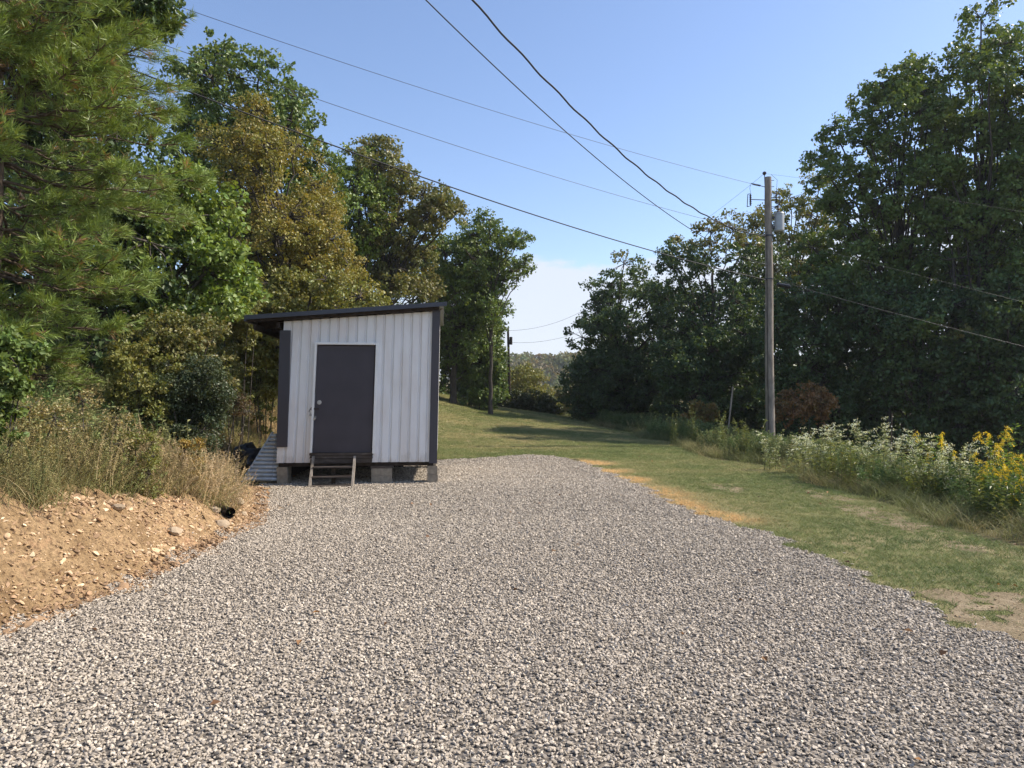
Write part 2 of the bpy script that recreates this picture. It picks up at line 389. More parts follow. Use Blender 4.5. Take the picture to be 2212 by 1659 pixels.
GR = [(-3.9, -2), (-3.65, 3), (-3.55, 5.1), (-3.3, 6.8), (-3.38, 8.5), (-3.3, 9.5), (-3.75, 11), (-4.4, 13), (-5.0, 14.6), (-4.9, 17), (-3, 19.3), (-1.6, 19.6), (.4, 21.3),
      (1.1, 21.0), (1.9, 18.8), (2.2, 15.5), (2.46, 13.4), (2.5, 10.6), (3.0, 9.1), (3.2, 7.4), (3.2, 6), (3.35, 4.8), (3.6, 3), (4, -2)]
def rag(x, y): return .09*wav(x, y, 7, 6)+.05*wav(x, y, 19, 5)
def ingravel(x, y): return inpoly(np.stack([x+rag(x, y), y+rag(y, x)], -1), GR)
gx = np.arange(-5.6, 4.4, .07); gy = np.arange(-2, 21.8, .07)
def lawnzone(x, y):
    r = 5.75+.35*wav(x*0, y, .9, 5)-ss(25, 60, y)*2.0
    l = np.where(y < 20, 1.8, xe(y)+.4)
    return (x > l) & (x < r) & (y < 54) & (y > -2)
sheet('lawn', np.arange(-9, 6.8, .2), np.arange(-2, 56, .2), -.004, M['lawn'], lambda x, y: lawnzone(x, y))
sheet('gravel_drive', gx, gy, .004, M['gravel'], ingravel)
# bare dusty patch beside the drive
def dustzone(x, y):
    w_ = .45*wav(x, y, 3, 6)+.35*wav(y, x, 9, 8)+.3*wav(x, y, 21, 10)
    return (((x-4.0)/.95)**2+((y-5.0)/1.15)**2 < 1+w_) | (((x-5.05-.03*(y-9))/.28)**2+((y-10.6)/2.2)**2 < .8+w_*1.3) | (((x-3.9)/.4)**2+((y-13.5)/.7)**2 < .5+w_)
sheet('bare_soil', np.arange(2.6, 6.2, .03), np.arange(2, 15, .03), 0, M['dust'], dustzone)
# cut clay bank, broken and stepped
bxs = np.arange(-6.8, -2.9, .035); bys = np.arange(-1, 14.6, .035)
gxx, gyy = np.meshgrid(bxs, bys); s_ = xe(gyy)-gxx
rough = (.035*wav(gxx, gyy, 9, 8)+.022*wav(gyy, gxx, 23, 10)+.014*np.sign(wav(gxx, gyy, 31, 12))*abs(wav(gyy, gxx, 14, 6)))*ss(0, .5, s_)*(.4+bank_h(gyy))
from mathutils import noise as mn
fine = np.array([abs(mn.noise((x_*3.1, y_*2.2, 0)))*.24+abs(mn.noise((x_*7, y_*5.5, 3)))*.17+mn.cell((x_*14+mn.noise((x_*3,y_*3,1))*3, y_*10, 7))*.035+abs(mn.noise((x_*19, y_*15, 7)))*.05 for x_, y_ in zip(gxx.ravel(), gyy.ravel())]).reshape(gxx.shape)
rough = np.maximum(rough*.6+(fine-.12)*ss(-.05, .35, s_)*(.45+bank_h(gyy)), -.012)
V = np.stack([gxx-rough*.8, gyy, terrain(gxx, gyy)+.006+rough], -1).reshape(-1, 3); nx = len(bxs)
i, j = np.meshgrid(np.arange(len(bys)-1), np.arange(nx-1), indexing='ij'); a_ = (i*nx+j).ravel(); Q = np.stack([a_, a_+1, a_+nx+1, a_+nx], -1)
cs = (s_+.12*wav(gxx, gyy, 6, 6)).reshape(-1)[a_]; Q = Q[(cs > -.12) & (cs < 1.7)]
used = np.unique(Q); mp_ = np.zeros(len(V), int); mp_[used] = np.arange(len(used))
tag(qmesh('earth_bank', V[used], mp_[Q], M['clay'], smooth=False), kind='structure')

# ------------------------------------------------------------------ scatter of ground cover through geometry nodes
def scatter(name, P, rot, scl, vi, tint, variants, label, cat):
    me = bpy.data.meshes.new(name); P = np.asarray(P, np.float32); N = len(P)
    me.vertices.add(N); me.vertices.foreach_set('co', P.ravel())
    for nm, ty, arr, fld in (('rot', 'FLOAT_VECTOR', rot, 'vector'), ('scl', 'FLOAT_VECTOR', scl, 'vector'), ('tint', 'FLOAT', tint, 'value'), ('vi', 'INT', vi, 'value')):
        a_ = me.attributes.new(nm, ty, 'POINT'); a_.data.foreach_set(fld, np.asarray(arr, np.int32 if ty == 'INT' else np.float32).ravel())
    me.update()
    o = bpy.data.objects.new(name, me); col.objects.link(o); tag(o, label, cat, kind='stuff')
    cc = bpy.data.collections.new(name+'_sources')
    for k, v_ in enumerate(variants): v_.name = f"{name}_source_{k:02d}"; cc.objects.link(v_)
    g = bpy.data.node_groups.new(name, 'GeometryNodeTree')
    g.interface.new_socket('Geometry', in_out='INPUT', socket_type='NodeSocketGeometry'); g.interface.new_socket('Geometry', in_out='OUTPUT', socket_type='NodeSocketGeometry')
    gi = g.nodes.new('NodeGroupInput'); go = g.nodes.new('NodeGroupOutput'); ci = g.nodes.new('GeometryNodeCollectionInfo'); ip = g.nodes.new('GeometryNodeInstanceOnPoints')
    ci.inputs['Collection'].default_value = cc; ci.inputs['Separate Children'].default_value = True; ci.inputs['Reset Children'].default_value = True
    ip.inputs['Pick Instance'].default_value = True
    g.links.new(gi.outputs[0], ip.inputs['Points']); g.links.new(ci.outputs[0], ip.inputs['Instance'])
    for nm, ty, sock in (('rot', 'FLOAT_VECTOR', 'Rotation'), ('scl', 'FLOAT_VECTOR', 'Scale'), ('vi', 'INT', 'Instance Index')):
        na = g.nodes.new('GeometryNodeInputNamedAttribute'); na.data_type = ty; na.inputs[0].default_value = nm
        g.links.new(na.outputs[0], ip.inputs[sock])
    g.links.new(ip.outputs[0], go.inputs[0])
    md = o.modifiers.new('scatter', 'NODES'); md.node_group = g; return o
def tri3(s): return np.repeat(np.asarray(s)[:, None], 3, 1)
rng = np.random.RandomState(11)
def seen(x, y, m=1.2):  # keep what a camera here or a step aside could see
    return (y > 1.8) & (abs(x) < y*.70+m)

# gravel stones
import bmesh
def stone(seed, ang=.35, flat=.65, mat='stone'):
    r_ = np.random.RandomState(seed); bm = bmesh.new(); bmesh.ops.create_icosphere(bm, subdivisions=2, radius=.5)
    pl = [(unit(r_.normal(size=3)), r_.uniform(.2, .4)) for _ in range(12)]
    for v_ in bm.verts:
        p = np.array(v_.co)
        for n_, h_ in pl:
            q = p@n_
            if q > h_: p = p-n_*(q-h_)
        v_.co = p*np.array([1.1, .85, flat])
    me = bpy.data.meshes.new('stone'); bm.to_mesh(me); bm.free(); me.materials.append(M[mat]); return bpy.data.objects.new('stone', me)
def stones_pts():
    Ps = []
    for (y0, y1, dens) in ((1.8, 6, 3600), (6, 10, 3000), (10, 15, 1900), (15, 21.6, 1100)):
        nn = int((y1-y0)*9.4*dens); x = rng.uniform(-5.3, 4.1, nn); y = rng.uniform(y0, y1, nn)
        k = ingravel(x, y) & seen(x, y, .8); Ps.append(np.stack([x[k], y[k]], -1))
    # strays over the edges
    nn = 9000; x = rng.uniform(-5.4, 4.3, nn); y = rng.uniform(2, 21, nn); ed = edged(np.stack([x, y], -1), GR); k = (rng.uniform(0, 1, nn) < np.exp(-ed/.14)) & (x > xe(y)-.3)
    Ps.append(np.stack([x[k], y[k]], -1)); return np.concatenate(Ps)
P = stones_pts(); N = len(P); sz = .0095+.021*rng.beta(1.6, 3.2, N); sz = sz*np.interp(P[:, 1], [0, 8, 20], [1, 1.1, 1.45])
Z = terrain(P[:, 0], P[:, 1])+.004+sz*rng.uniform(.1, .55, N)
scatter('gravel', np.c_[P, Z], rng.uniform(-1, 1, (N, 3))*np.array([.45, .45, 3.14]), tri3(sz*1.2)*rng.uniform([.85, .7, .7], [1.25, 1.1, 1.2], (N, 3)), rng.randint(0, 10, N), rng.beta(1.5, 1.4, N)+.03*wav(P[:, 0], P[:, 1], 1), [stone(k) for k in range(10)],
        'loose pale grey crushed stone covering the driveway', 'gravel')

# blades and small plants
def tuft(seed, nblade, h, spread, wid, droop, mat, segs=3, lean=.4):
    r_ = np.random.RandomState(seed); tb = TB()
    for _ in range(nblade):
        az = r_.uniform(0, 6.28); hh = h*r_.uniform(.5, 1.1); le = r_.uniform(.1, 1)*lean; b = r_.normal(0, spread, 2)
        t = np.linspace(0, 1, segs+1); out_ = (le*t+droop*t*t)*hh; z = hh*(t-.35*droop*t*t)
        c = np.c_[b[0]+out_*math.cos(az), b[1]+out_*math.sin(az), z]; w_ = wid*(1-t**1.5*.9)*r_.uniform(.7, 1.2)
        pa = r_.uniform(0, 6.28); s2 = np.array([math.cos(pa), math.sin(pa), 0])
        V = np.concatenate([c-s2*w_[:, None], c+s2*w_[:, None]]); m_ = segs+1
        tb.add(V, [[i, i+1, m_+i+1, m_+i] for i in range(segs)])
    return qmesh('tuft', np.concatenate(tb.V), np.concatenate(tb.Q), M[mat], link=False)
def herb(seed, h, nst, leaf, mat, lps=22, spread=.08):
    r_ = np.random.RandomState(seed); Vs = []; Qs = []; nn = 0
    for _ in range(nst):
        az = r_.uniform(0, 6.28); hh = h*r_.uniform(.6, 1.1); le = r_.uniform(.05, .4); b = r_.normal(0, spread, 2)
        t = np.linspace(0, 1, 5); c = np.c_[b[0]+le*hh*t*t*math.cos(az), b[1]+le*hh*t*t*math.sin(az), hh*t]
        V, Q = tube(c, np.linspace(.004, .0015, 5), 3); Vs.append(V); Qs.append(Q+nn); nn += len(V)
        tt = r_.uniform(.12, 1, lps); C = np.stack([np.interp(tt, t, c[:, k]) for k in range(3)], -1)
        V, Q = leaves(C, leaf*r_.uniform(.6, 1.2, lps), r_, .2, .5, dirs=r_.normal(size=(lps, 3))*np.array([1, 1, .35])+np.array([0, 0, .25])); Vs.append(V); Qs.append(Q+nn); nn += len(V)
    return qmesh('herb', np.concatenate(Vs), np.concatenate(Qs), M[mat], link=False)

# lawn
nn = 330000; x = rng.uniform(-8, 7, nn); y = rng.uniform(2, 53, nn)
pk = np.interp(y, [2, 10, 18, 30, 53], [1, 1, .75, .35, .22])
k = lawnzone(x, y) & seen(x, y, 1) & (rng.uniform(0, 1, nn) < pk) & ~ingravel(x, y)
bare = dustzone(x, y) & (rng.uniform(0, 1, nn) > .42*ss(6, 8, y)+.10); k &= ~bare
patch = wav(x, y, .9, 8)*.5+wav(x, y, 3.1, 8)*.35
k &= ~((patch > .95) & (rng.uniform(0, 1, nn) < .7))
x, y, patch = x[k], y[k], patch[k]; N = len(x)
ed = edged(np.stack([x, y], -1), GR)
dead = 1.5*np.exp(-(ed/.5)**2)*ss(8.0, 9.4, y)*(1-ss(19.0, 20.5, y))*(x > 1)*np.clip(.62+.6*wav(x, y, 2.3, 6), 0, 1)
dead = np.clip(dead, 0, 1)
tint = np.clip(.22+.2*patch+.15*ss(12, 26, y)-.10*ss(3.4, 4.4, x)*(y < 16)+rng.normal(0, .1, N)+dead*.8, 0, 1)
sc_ = rng.uniform(.6, 1.2, N)*np.interp(y, [0, 12, 30, 53], [1, 1.1, 1.6, 2.0])
scatter('grass', np.c_[x, y, terrain(x, y)-.006], np.c_[np.zeros((N, 2)), rng.uniform(0, 6.28, N)], tri3(sc_), rng.randint(0, 6, N), tint,
        [tuft(40+k, 12, .05, .035, .0022, .7, 'turf', 2, .9) for k in range(6)], 'mown lawn grass, green with dry straw patches', 'grass')

# rough dry growth on the left slope and along the right verge
def wild_tint(x, y): return np.clip(.48+.3*wav(x, y, .8, 8)-.25*ss(12, 22, y), 0, 1)
def put(name, label, cat, n_, xr, yr, cond, variants, smin, smax, tfun, lean=.15, seed=0):
    r_ = np.random.RandomState(seed); x = r_.uniform(*xr, n_); y = r_.uniform(*yr, n_); k = cond(x, y, r_) & seen(x, y, 1.5); x, y = x[k], y[k]; N = len(x)
    return scatter(name, np.c_[x, y, terrain(x, y)-.01], np.c_[r_.normal(0, lean, (N, 2)), r_.uniform(0, 6.28, N)], tri3(r_.uniform(smin, smax, N)*np.interp(y, [0, 15, 45], [1, 1, 1.5])),
                   r_.randint(0, len(variants), N), np.clip(tfun(x, y)+r_.normal(0, .14, N), 0, 1), variants, label, cat)
def leftz(off):
    def f(x, y, r_):
        s = xe(y)-x-off-.22*wav(x, y, 2.2, 6)-np.interp(y, [0, 7, 9.5], [.42, .28, -.12]); dens = np.clip(.35+s*1.2, 0, 1)
        return (s > 0) & (r_.uniform(0, 1, len(x)) < dens) & ~((abs(x+3.2) < 2.3) & (y > 13) & (y < 18.6)) & ~((x > -5.9) & (y > 12.7) & (y < 16.5) & (r_.uniform(0, 1, len(x)) < .93))
    return f
dry = [tuft(60+k, 40, .36, .11, .0018, .8, 'wild', 4, .8) for k in range(6)]
tang = [herb(300+k, .55, 9, .026, 'wild', 46, .14) for k in range(6)]
put('tangled_weeds', 'fine tangled olive and brown weeds covering the left slope', 'weeds', 46000, (-16, -3.2), (1.8, 30), leftz(.66), tang, .4, 1.15, lambda x, y: .42+.32*wav(x, y, 1.1, 8), .4, 7)
put('dry_grass', 'tangled straw and olive coloured grass on the left slope', 'grass', 60000, (-22, -3.2), (1.8, 46), leftz(.62), dry, .6, 1.5, wild_tint, .2, 1)
wd = [herb(80+k, .62, 7, .05, 'herb', 30) for k in range(5)]
put('weeds', 'low leafy weeds among the dry grass on the left slope', 'weeds', 20000, (-22, -3.2), (1.8, 46), leftz(1.05), wd, .6, 1.5, lambda x, y: .55+.3*wav(x, y, 1.3, 8), .2, 2)
def rightz(x, y, r_):
    r = 5.7+.35*wav(x*0, y, .9, 5)-ss(25, 60, y)*2.0
    s = x-r; return (s > 0) & (s < 5+r_.uniform(0, 3, len(x))) & (r_.uniform(0, 1, len(x)) < .4+s)
grn = [tuft(100+k, 22, .36, .07, .0032, .75, 'wild', 4, .5) for k in range(6)]
put('verge_grass', 'long arching green grass along the right verge', 'grass', 30000, (2.5, 15), (5, 54), rightz, grn, .5, 1.15, lambda x, y: .05+.16*wav(x, y, 1.1, 8), .15, 3)
wg = [herb(120+k, .55, 7, .06, 'herb', 30) for k in range(5)]
put('verge_weeds', 'leafy green weeds mixed into the right verge', 'weeds', 9000, (3.5, 15), (6, 54), lambda x, y, r_: rightz(x-.5, y, r_), wg, .5, 1.2, lambda x, y: .25+.2*wav(x, y, 1.6, 8), .15, 4)
# pebbles and clods strewn on the bare soil
nn = 9000; x = rng.uniform(2.8, 6.2, nn); y = rng.uniform(3, 15, nn); k = dustzone(x, y) & (rng.uniform(0, 1, nn) < .8); x, y = x[k], y[k]; N = len(x); sz = .008+.03*rng.beta(1, 5, N)
scatter('soil_pebbles', np.c_[x, y, terrain(x, y)+.006], rng.uniform(-.5, .5, (N, 3))*np.array([1, 1, 8]), tri3(sz), rng.randint(0, 4, N), rng.beta(1.4, 2, N), [stone(50+k, flat=.5, mat='shard') for k in range(4)],
        'small clods and pebbles on the bare soil right of the drive', 'pebbles')
# stones of the bank and litter
nn = 60000; x = rng.uniform(-6.5, -2.9, nn); y = rng.uniform(2, 14.5, nn); s = xe(y)-x
k = (s > -.14) & (s < 1.5) & (rng.uniform(0, 1, nn) < np.where(s < .25, 1, .55)); x, y, s = x[k], y[k], s[k]; N = len(x)
sz = .014+.15*rng.beta(1, 8, N)+(rng.uniform(0, 1, N) < .012)*rng.uniform(.03, .09, N)
scatter('bank_stones', np.c_[x, y, terrain(x, y)+.012], rng.uniform(-.7, .7, (N, 3))*np.array([1, 1, 8]), tri3(sz), rng.randint(0, 6, N), np.clip(rng.beta(2, 2, N)*np.where(s < .1, .6, 1), 0, 1),
        [stone(30+k, flat=.4, mat='shard') for k in range(6)], 'tan stone chips loose on the clay bank', 'rubble')
def litterleaf(seed):
    r_ = np.random.RandomState(seed); V, Q = leaves(np.zeros((1, 3)), 1, r_, .35, 3, dirs=np.array([[1., 0, .1]]), fold=.2); return qmesh('l', V, Q, M['litter'], link=False)
nn = 3500; x = rng.uniform(-6, 5.5, nn); y = rng.uniform(2, 22, nn); near = np.exp(-np.abs(xe(y)-x)/.25); k = rng.uniform(0, 1, nn) < .05+near*.9; x, y = x[k], y[k]; N = len(x)
scatter('fallen_leaves', np.c_[x, y, terrain(x, y)+.03], np.c_[rng.normal(0, .3, (N, 2)), rng.uniform(0, 6.28, N)], tri3(rng.uniform(.03, .07, N)), rng.randint(0, 3, N), rng.uniform(0, 1, N), [litterleaf(k) for k in range(3)],
        'scattered brown and orange leaves on gravel and bank', 'leaves')

# ================================================================== trees, left side
L = 'trees on the left hillside'
tree('oak_tree', 'tall dark green tree with rounded top standing behind the golden tree on the left', [(385,225),(385,165),(430,130),(500,125),(560,140),(620,165),(660,195),(690,250),(705,300),(725,360),(738,420),(735,520),(700,640),(470,640),(430,500),(405,400),(390,300)],
     30, 560, GREEN, leaf=.17, blob=1.3, nb=58, clumps=26, lpc=30, cr=.36, seed=2, trunk=.3)
tree('locust_tree', 'golden brown feathery tree directly behind the white shed', [(470,260),(530,235),(600,250),(655,290),(690,340),(705,420),(735,500),(780,580),(820,640),(815,680),(500,690),(500,600),(515,500),(490,420),(450,380),(455,300)],
     24, 615, GOLD[:2]+OLIVE[:2], leaf=.095, blob=1.0, nb=46, clumps=30, lpc=38, cr=.30, seed=3, trunk=.17, pal2=GOLD)
tree('maple_tree', 'light green tree with open gaps between golden tree and brown tinged oak', [(718,420),(712,345),(760,315),(800,320),(830,350),(850,420),(840,500),(810,560),(770,590),(740,540)],
     35, 790, BRIGHT, leaf=.16, blob=1.1, nb=20, clumps=20, lpc=28, cr=.36, seed=4, trunk=.2)
tree('oak_tree', 'brown tinged oak with a long right limb rising above the shed roof', [(765,300),(785,285),(850,310),(870,350),(910,400),(930,395),(960,400),(985,430),(1005,470),(985,490),(935,500),(930,560),(945,640),(830,650),(790,560),(805,450),(775,380)],
     36, 812, BROWNG, leaf=.16, blob=1.2, nb=38, clumps=24, lpc=30, cr=.38, seed=5, trunk=.26)
tree('oak_tree', 'dense dark green tree right of the shed roof at the edge of the lawn', [(900,530),(950,505),(1000,510),(1060,550),(1092,620),(1092,690),(1068,780),(1040,800),(950,790),(935,640),(890,620)],
     42, 978, GREEN, leaf=.17, blob=1.3, nb=34, clumps=24, lpc=30, cr=.42, seed=6, trunk=.2)
tree('hickory_tree', 'slim tree with airy round crown at the right end of the left tree line', [(985,520),(1010,472),(1060,460),(1100,490),(1140,515),(1150,570),(1112,602),(1070,640),(1078,740),(1040,700),(1035,620),(1000,560)],
     40, 1060, GREEN, leaf=.16, blob=1.0, nb=24, clumps=20, lpc=26, cr=.36, seed=7, trunk=.12)
tree('maple_tree', 'bright green broadleaf tree between the pine and the golden tree', [(300,430),(345,330),(400,335),(440,400),(480,385),(505,440),(512,520),(530,600),(530,680),(430,710),(300,700),(262,600),(262,500)],
     16, 340, BRIGHT, leaf=.13, blob=.62, nb=34, clumps=22, lpc=22, cr=.25, seed=8, trunk=.12, thick=1.6)
tree('maple_tree', 'dark leaved tree with reddish top leaves behind the pine at upper left', [(-200,-200),(250,-160),(365,-60),(352,55),(275,105),(310,190),(330,300),(370,420),(400,520),(380,690),(-200,720)],
     15, 130, DARK, leaf=.12, blob=.95, nb=60, clumps=26, lpc=28, cr=.33, seed=9, trunk=.2, thick=1.8, pal2=BROWNG)
tree('maple_tree', 'dark broadleaf tree with red brown leaf tips hanging into the top left sky edge', [(140,-150),(370,-110),(366,30),(330,75),(255,70),(190,30),(120,20)],
     11.6, -270, DARK, leaf=.09, blob=.42, nb=30, clumps=22, lpc=22, cr=.18, seed=19, trunk=.07, thick=.6, pal2=RUST)
tree('sassafras_tree', 'yellowish green thicket tree with brown patches just above the shed roof', [(500,640),(560,600),(640,590),(740,600),(830,645),(840,740),(520,780)],
     21, 660, OLIVE, leaf=.10, blob=.7, nb=30, clumps=26, lpc=34, cr=.26, seed=10, trunk=.1, pal2=GOLD)
tree('oak_tree', 'shaded tree with two thin trunks seen just right of the shed corner', [(930,560),(1000,560),(1060,600),(1075,780),(1050,865),(985,850),(945,815)],
     49, 955, DARK, leaf=.2, blob=1.5, nb=24, clumps=22, lpc=28, cr=.5, seed=11, trunk=.17)
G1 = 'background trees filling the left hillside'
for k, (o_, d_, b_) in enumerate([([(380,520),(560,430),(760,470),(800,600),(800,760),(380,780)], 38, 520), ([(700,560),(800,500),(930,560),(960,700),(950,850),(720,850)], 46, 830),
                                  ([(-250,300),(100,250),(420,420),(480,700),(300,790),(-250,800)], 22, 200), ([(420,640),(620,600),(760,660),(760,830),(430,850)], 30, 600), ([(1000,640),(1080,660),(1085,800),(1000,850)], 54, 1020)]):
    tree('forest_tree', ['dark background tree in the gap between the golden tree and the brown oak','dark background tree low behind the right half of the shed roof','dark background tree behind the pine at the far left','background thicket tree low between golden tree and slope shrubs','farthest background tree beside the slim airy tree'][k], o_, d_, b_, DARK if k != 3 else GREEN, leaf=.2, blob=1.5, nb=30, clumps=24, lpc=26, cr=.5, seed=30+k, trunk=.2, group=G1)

# shrubs of the left slope
def shrub(name, label, outline, d, base, pal, leaf, seed, nb=14, lpc=26, blob=None, group=None, cat='shrub', thick=None, cr=None, ext=True, **k):
    if d < 14 and ext: my = max(p[1] for p in outline); outline = [(p[0], p[1]+(70 if p[1] > my-45 else 0)) for p in outline]
    W = np.array(outline, float); sz = min(np.ptp(W[:, 0]), np.ptp(W[:, 1]))/F*d
    b = blob or sz*.3
    return tree(name, label, outline, d, base, pal, leaf=leaf, blob=b, nb=nb, clumps=18, lpc=lpc, cr=cr or b*.42, seed=seed, trunk=.035+.008*sz, group=group, cat=cat, thick=thick, ztrunk=.55, bushy=True, **k)
shrub('juniper_shrub', 'dark blue green bushy shrub on the slope left of the shed', [(325,880),(345,815),(400,785),(450,775),(490,800),(500,850),(485,890),(450,930),(420,945),(350,930)], 11.5, 430, [(.02,.035,.014),(.04,.055,.025),(.065,.075,.035)], .04, 50, nb=26, lpc=60, cat='shrub')
shrub('blackberry_bush', 'dark arching bramble reaching from the slope toward the shed', [(450,840),(480,825),(520,858),(548,890),(545,903),(510,880),(480,875),(455,900)], 12, 470, [(.05,.04,.02),(.1,.05,.03),(.04,.05,.02)], .04, 51, nb=9, lpc=12, ext=False)
shrub('sumac_shrub', 'brown and olive shrub below the bright green broadleaf tree', [(290,770),(300,700),(360,680),(430,685),(490,720),(505,790),(420,820),(330,810)], 13.5, 400, BROWNG, .07, 52, nb=22, lpc=34)
shrub('sapling', 'yellow green sapling growing beside the shed wall under the roof overhang', [(505,740),(540,690),(590,700),(620,740),(610,850),(540,860)], 21, 575, OLIVE, .09, 53, nb=20, lpc=34)
shrub('leafy_bush', 'green bush at the foot of the pine trunk', [(240,860),(240,760),(300,730),(360,770),(360,850),(300,880)], 11, 300, OLIVE, .05, 54, nb=16, lpc=30)
shrub('vine_bush', 'large leaved vine bush at the left picture edge', [(-60,690),(30,690),(75,750),(72,800),(20,840),(-60,850)], 6.6, 0, GREEN, .06, 55, nb=14, lpc=26, cat='shrub')
shrub('brown_bush', 'reddish brown bush behind the golden tree foot at left', [(460,700),(500,640),(560,620),(560,700),(530,730)], 18, 510, BROWNG+OLIVE, .07, 56, nb=12, lpc=26)
shrub('goldenrod_clump', 'small dry orange flowered weed clump on the left slope', [(375,1000),(390,955),(430,945),(450,970),(440,1000)], 9.7, 410, [(.3,.2,.04),(.2,.14,.04)], .025, 57, nb=8, lpc=22, cat='weed')
for k, (px, py, d_, s_, lb) in enumerate([(60,900,7.2,80,'low olive bush in dry grass nearest the left edge'),(190,890,8.2,70,'low olive bush under the hanging pine boughs'),(300,960,8.6,50,'low green bush in dry grass below the dark shrub'),(560,800,24,45,'pale bush on the grassy slope behind the shed overhang')]):
    shrub('low_bush', lb, [(px-s_,py+s_*1.1),(px-s_*.9,py-s_*.1),(px-s_*.3,py-s_*.6),(px+s_*.3,py-s_*.4),(px+s_*.9,py-s_*.1),(px+s_,py+s_*1.1)], d_, px, [(.2,.17,.07),(.26,.2,.1),(.14,.14,.05)] if k != 2 else OLIVE, .03, 60+k, nb=10, lpc=18)

# centre distance
shrub('undergrowth_bush', 'green undergrowth around the slim airy tree trunk at the lawn edge', [(995,740),(1030,690),(1070,700),(1085,760),(1090,850),(1060,880),(1000,862)], 43, 1040, GREEN, .16, 73, nb=26, lpc=34)
shrub('roadside_bush', 'sunlit yellow green bushes behind the far utility pole', [(1035,830),(1060,800),(1100,805),(1130,785),(1165,800),(1180,830),(1205,865),(1180,890),(1040,880)], 68, 1110, OLIVE, .2, 70, nb=26, lpc=30)
shrub('hedge', 'dark rounded hedge at the far end of the lawn in the middle', [(975,860),(1010,845),(1060,850),(1110,845),(1160,850),(1205,868),(1208,900),(1180,915),(1100,905),(1040,890)], 51, 1110, [(.03,.04,.015),(.05,.06,.02)], .16, 71, nb=26, lpc=40, cat='hedge')
shrub('roadside_bush', 'grey green bush in the gap left of the right tree line', [(1190,900),(1200,850),(1222,830),(1250,840),(1255,910)], 72, 1225, [(.1,.11,.05),(.13,.12,.06)], .2, 72, nb=16, lpc=30)

# ================================================================== trees, right side
tree('oak_tree', 'dark tree with a jutting left branch at the left end of the right tree line', [(1232,712),(1262,690),(1282,645),(1265,612),(1310,600),(1330,562),(1380,572),(1420,600),(1445,700),(1445,860),(1400,900),(1222,895),(1216,820),(1250,760)],
     48, 1320, DARK, leaf=.19, blob=1.5, nb=44, clumps=26, lpc=28, cr=.45, seed=12, trunk=.22, pal2=BROWNG)
tree('oak_tree', 'dark spreading tree left of the near utility pole with lacy top', [(1400,610),(1430,540),(1490,490),(1560,480),(1620,500),(1665,540),(1672,650),(1665,780),(1640,840),(1430,860),(1420,750)],
     42, 1540, DARK, leaf=.18, blob=1.4, nb=44, clumps=24, lpc=26, cr=.42, seed=13, trunk=.24, pal2=BROWNG)
tree('hickory_tree', 'olive lit airy tree just behind the transformer of the near utility pole', [(1580,510),(1600,465),(1650,455),(1700,400),(1740,370),(1775,400),(1795,480),(1790,600),(1700,640),(1640,620),(1590,570)],
     46, 1700, OLIVE, leaf=.17, blob=1.2, nb=30, clumps=18, lpc=24, cr=.40, seed=14, trunk=.2)
tree('oak_tree', 'large dark oak with stepped left outline right of the near utility pole', [(1742,372),(1755,330),(1790,270),(1830,272),(1850,190),(1900,160),(1960,130),(2010,130),(2040,180),(2060,300),(2040,500),(1980,660),(1820,680),(1735,620),(1765,480)],
     34, 1960, GREEN, leaf=.17, blob=1.15, nb=64, clumps=25, lpc=28, cr=.36, seed=15, trunk=.27)
tree('oak_tree', 'tallest oak at the right edge with a narrow top reaching highest', [(2050,92),(2070,50),(2110,30),(2140,60),(2190,65),(2206,120),(2170,190),(2190,230),(2260,260),(2300,400),(2320,700),(2050,720),(2000,450),(2015,270),(1985,170),(2065,150)],
     32, 2110, GREEN, leaf=.17, blob=1.1, nb=68, clumps=25, lpc=28, cr=.36, seed=16, trunk=.26, forks=2)
tree('oak_tree', 'tree cut off by the right picture edge beside the tallest oak', [(2188,100),(2240,80),(2350,150),(2420,400),(2400,800),(2200,800),(2160,600),(2200,300)],
     30, 2290, GREEN, leaf=.16, blob=1.15, nb=56, clumps=25, lpc=28, cr=.38, seed=17, trunk=.28)
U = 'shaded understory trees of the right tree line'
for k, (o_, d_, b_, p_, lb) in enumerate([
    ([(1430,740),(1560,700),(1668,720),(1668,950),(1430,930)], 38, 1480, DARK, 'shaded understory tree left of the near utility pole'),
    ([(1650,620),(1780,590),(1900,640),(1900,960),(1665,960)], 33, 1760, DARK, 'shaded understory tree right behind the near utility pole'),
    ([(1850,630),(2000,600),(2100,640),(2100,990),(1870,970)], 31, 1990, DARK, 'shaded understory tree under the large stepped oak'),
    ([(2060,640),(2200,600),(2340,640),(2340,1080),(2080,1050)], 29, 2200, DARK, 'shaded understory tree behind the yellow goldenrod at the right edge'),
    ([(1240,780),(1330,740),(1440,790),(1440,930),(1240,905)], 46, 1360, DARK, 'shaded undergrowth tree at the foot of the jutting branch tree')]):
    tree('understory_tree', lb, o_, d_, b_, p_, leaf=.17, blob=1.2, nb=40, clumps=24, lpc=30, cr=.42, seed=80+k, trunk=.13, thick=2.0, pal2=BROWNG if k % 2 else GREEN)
shrub('rusty_shrub', 'rusty orange shrub in the shade right of the near utility pole', [(1670,880),(1690,840),(1725,852),(1745,828),(1785,845),(1800,862),(1790,905),(1750,890),(1700,915)], 28.5, 1740, [(.15,.075,.03),(.2,.1,.035),(.09,.08,.03)], .12, 90, nb=12, lpc=18)
shrub('rusty_shrub', 'small orange brown shrub left of the near utility pole base', [(1480,900),(1500,870),(1540,875),(1555,905),(1500,925)], 34, 1515, RUST+GREEN, .14, 91, nb=8, lpc=20)
G2 = 'background trees deep behind the right tree line'
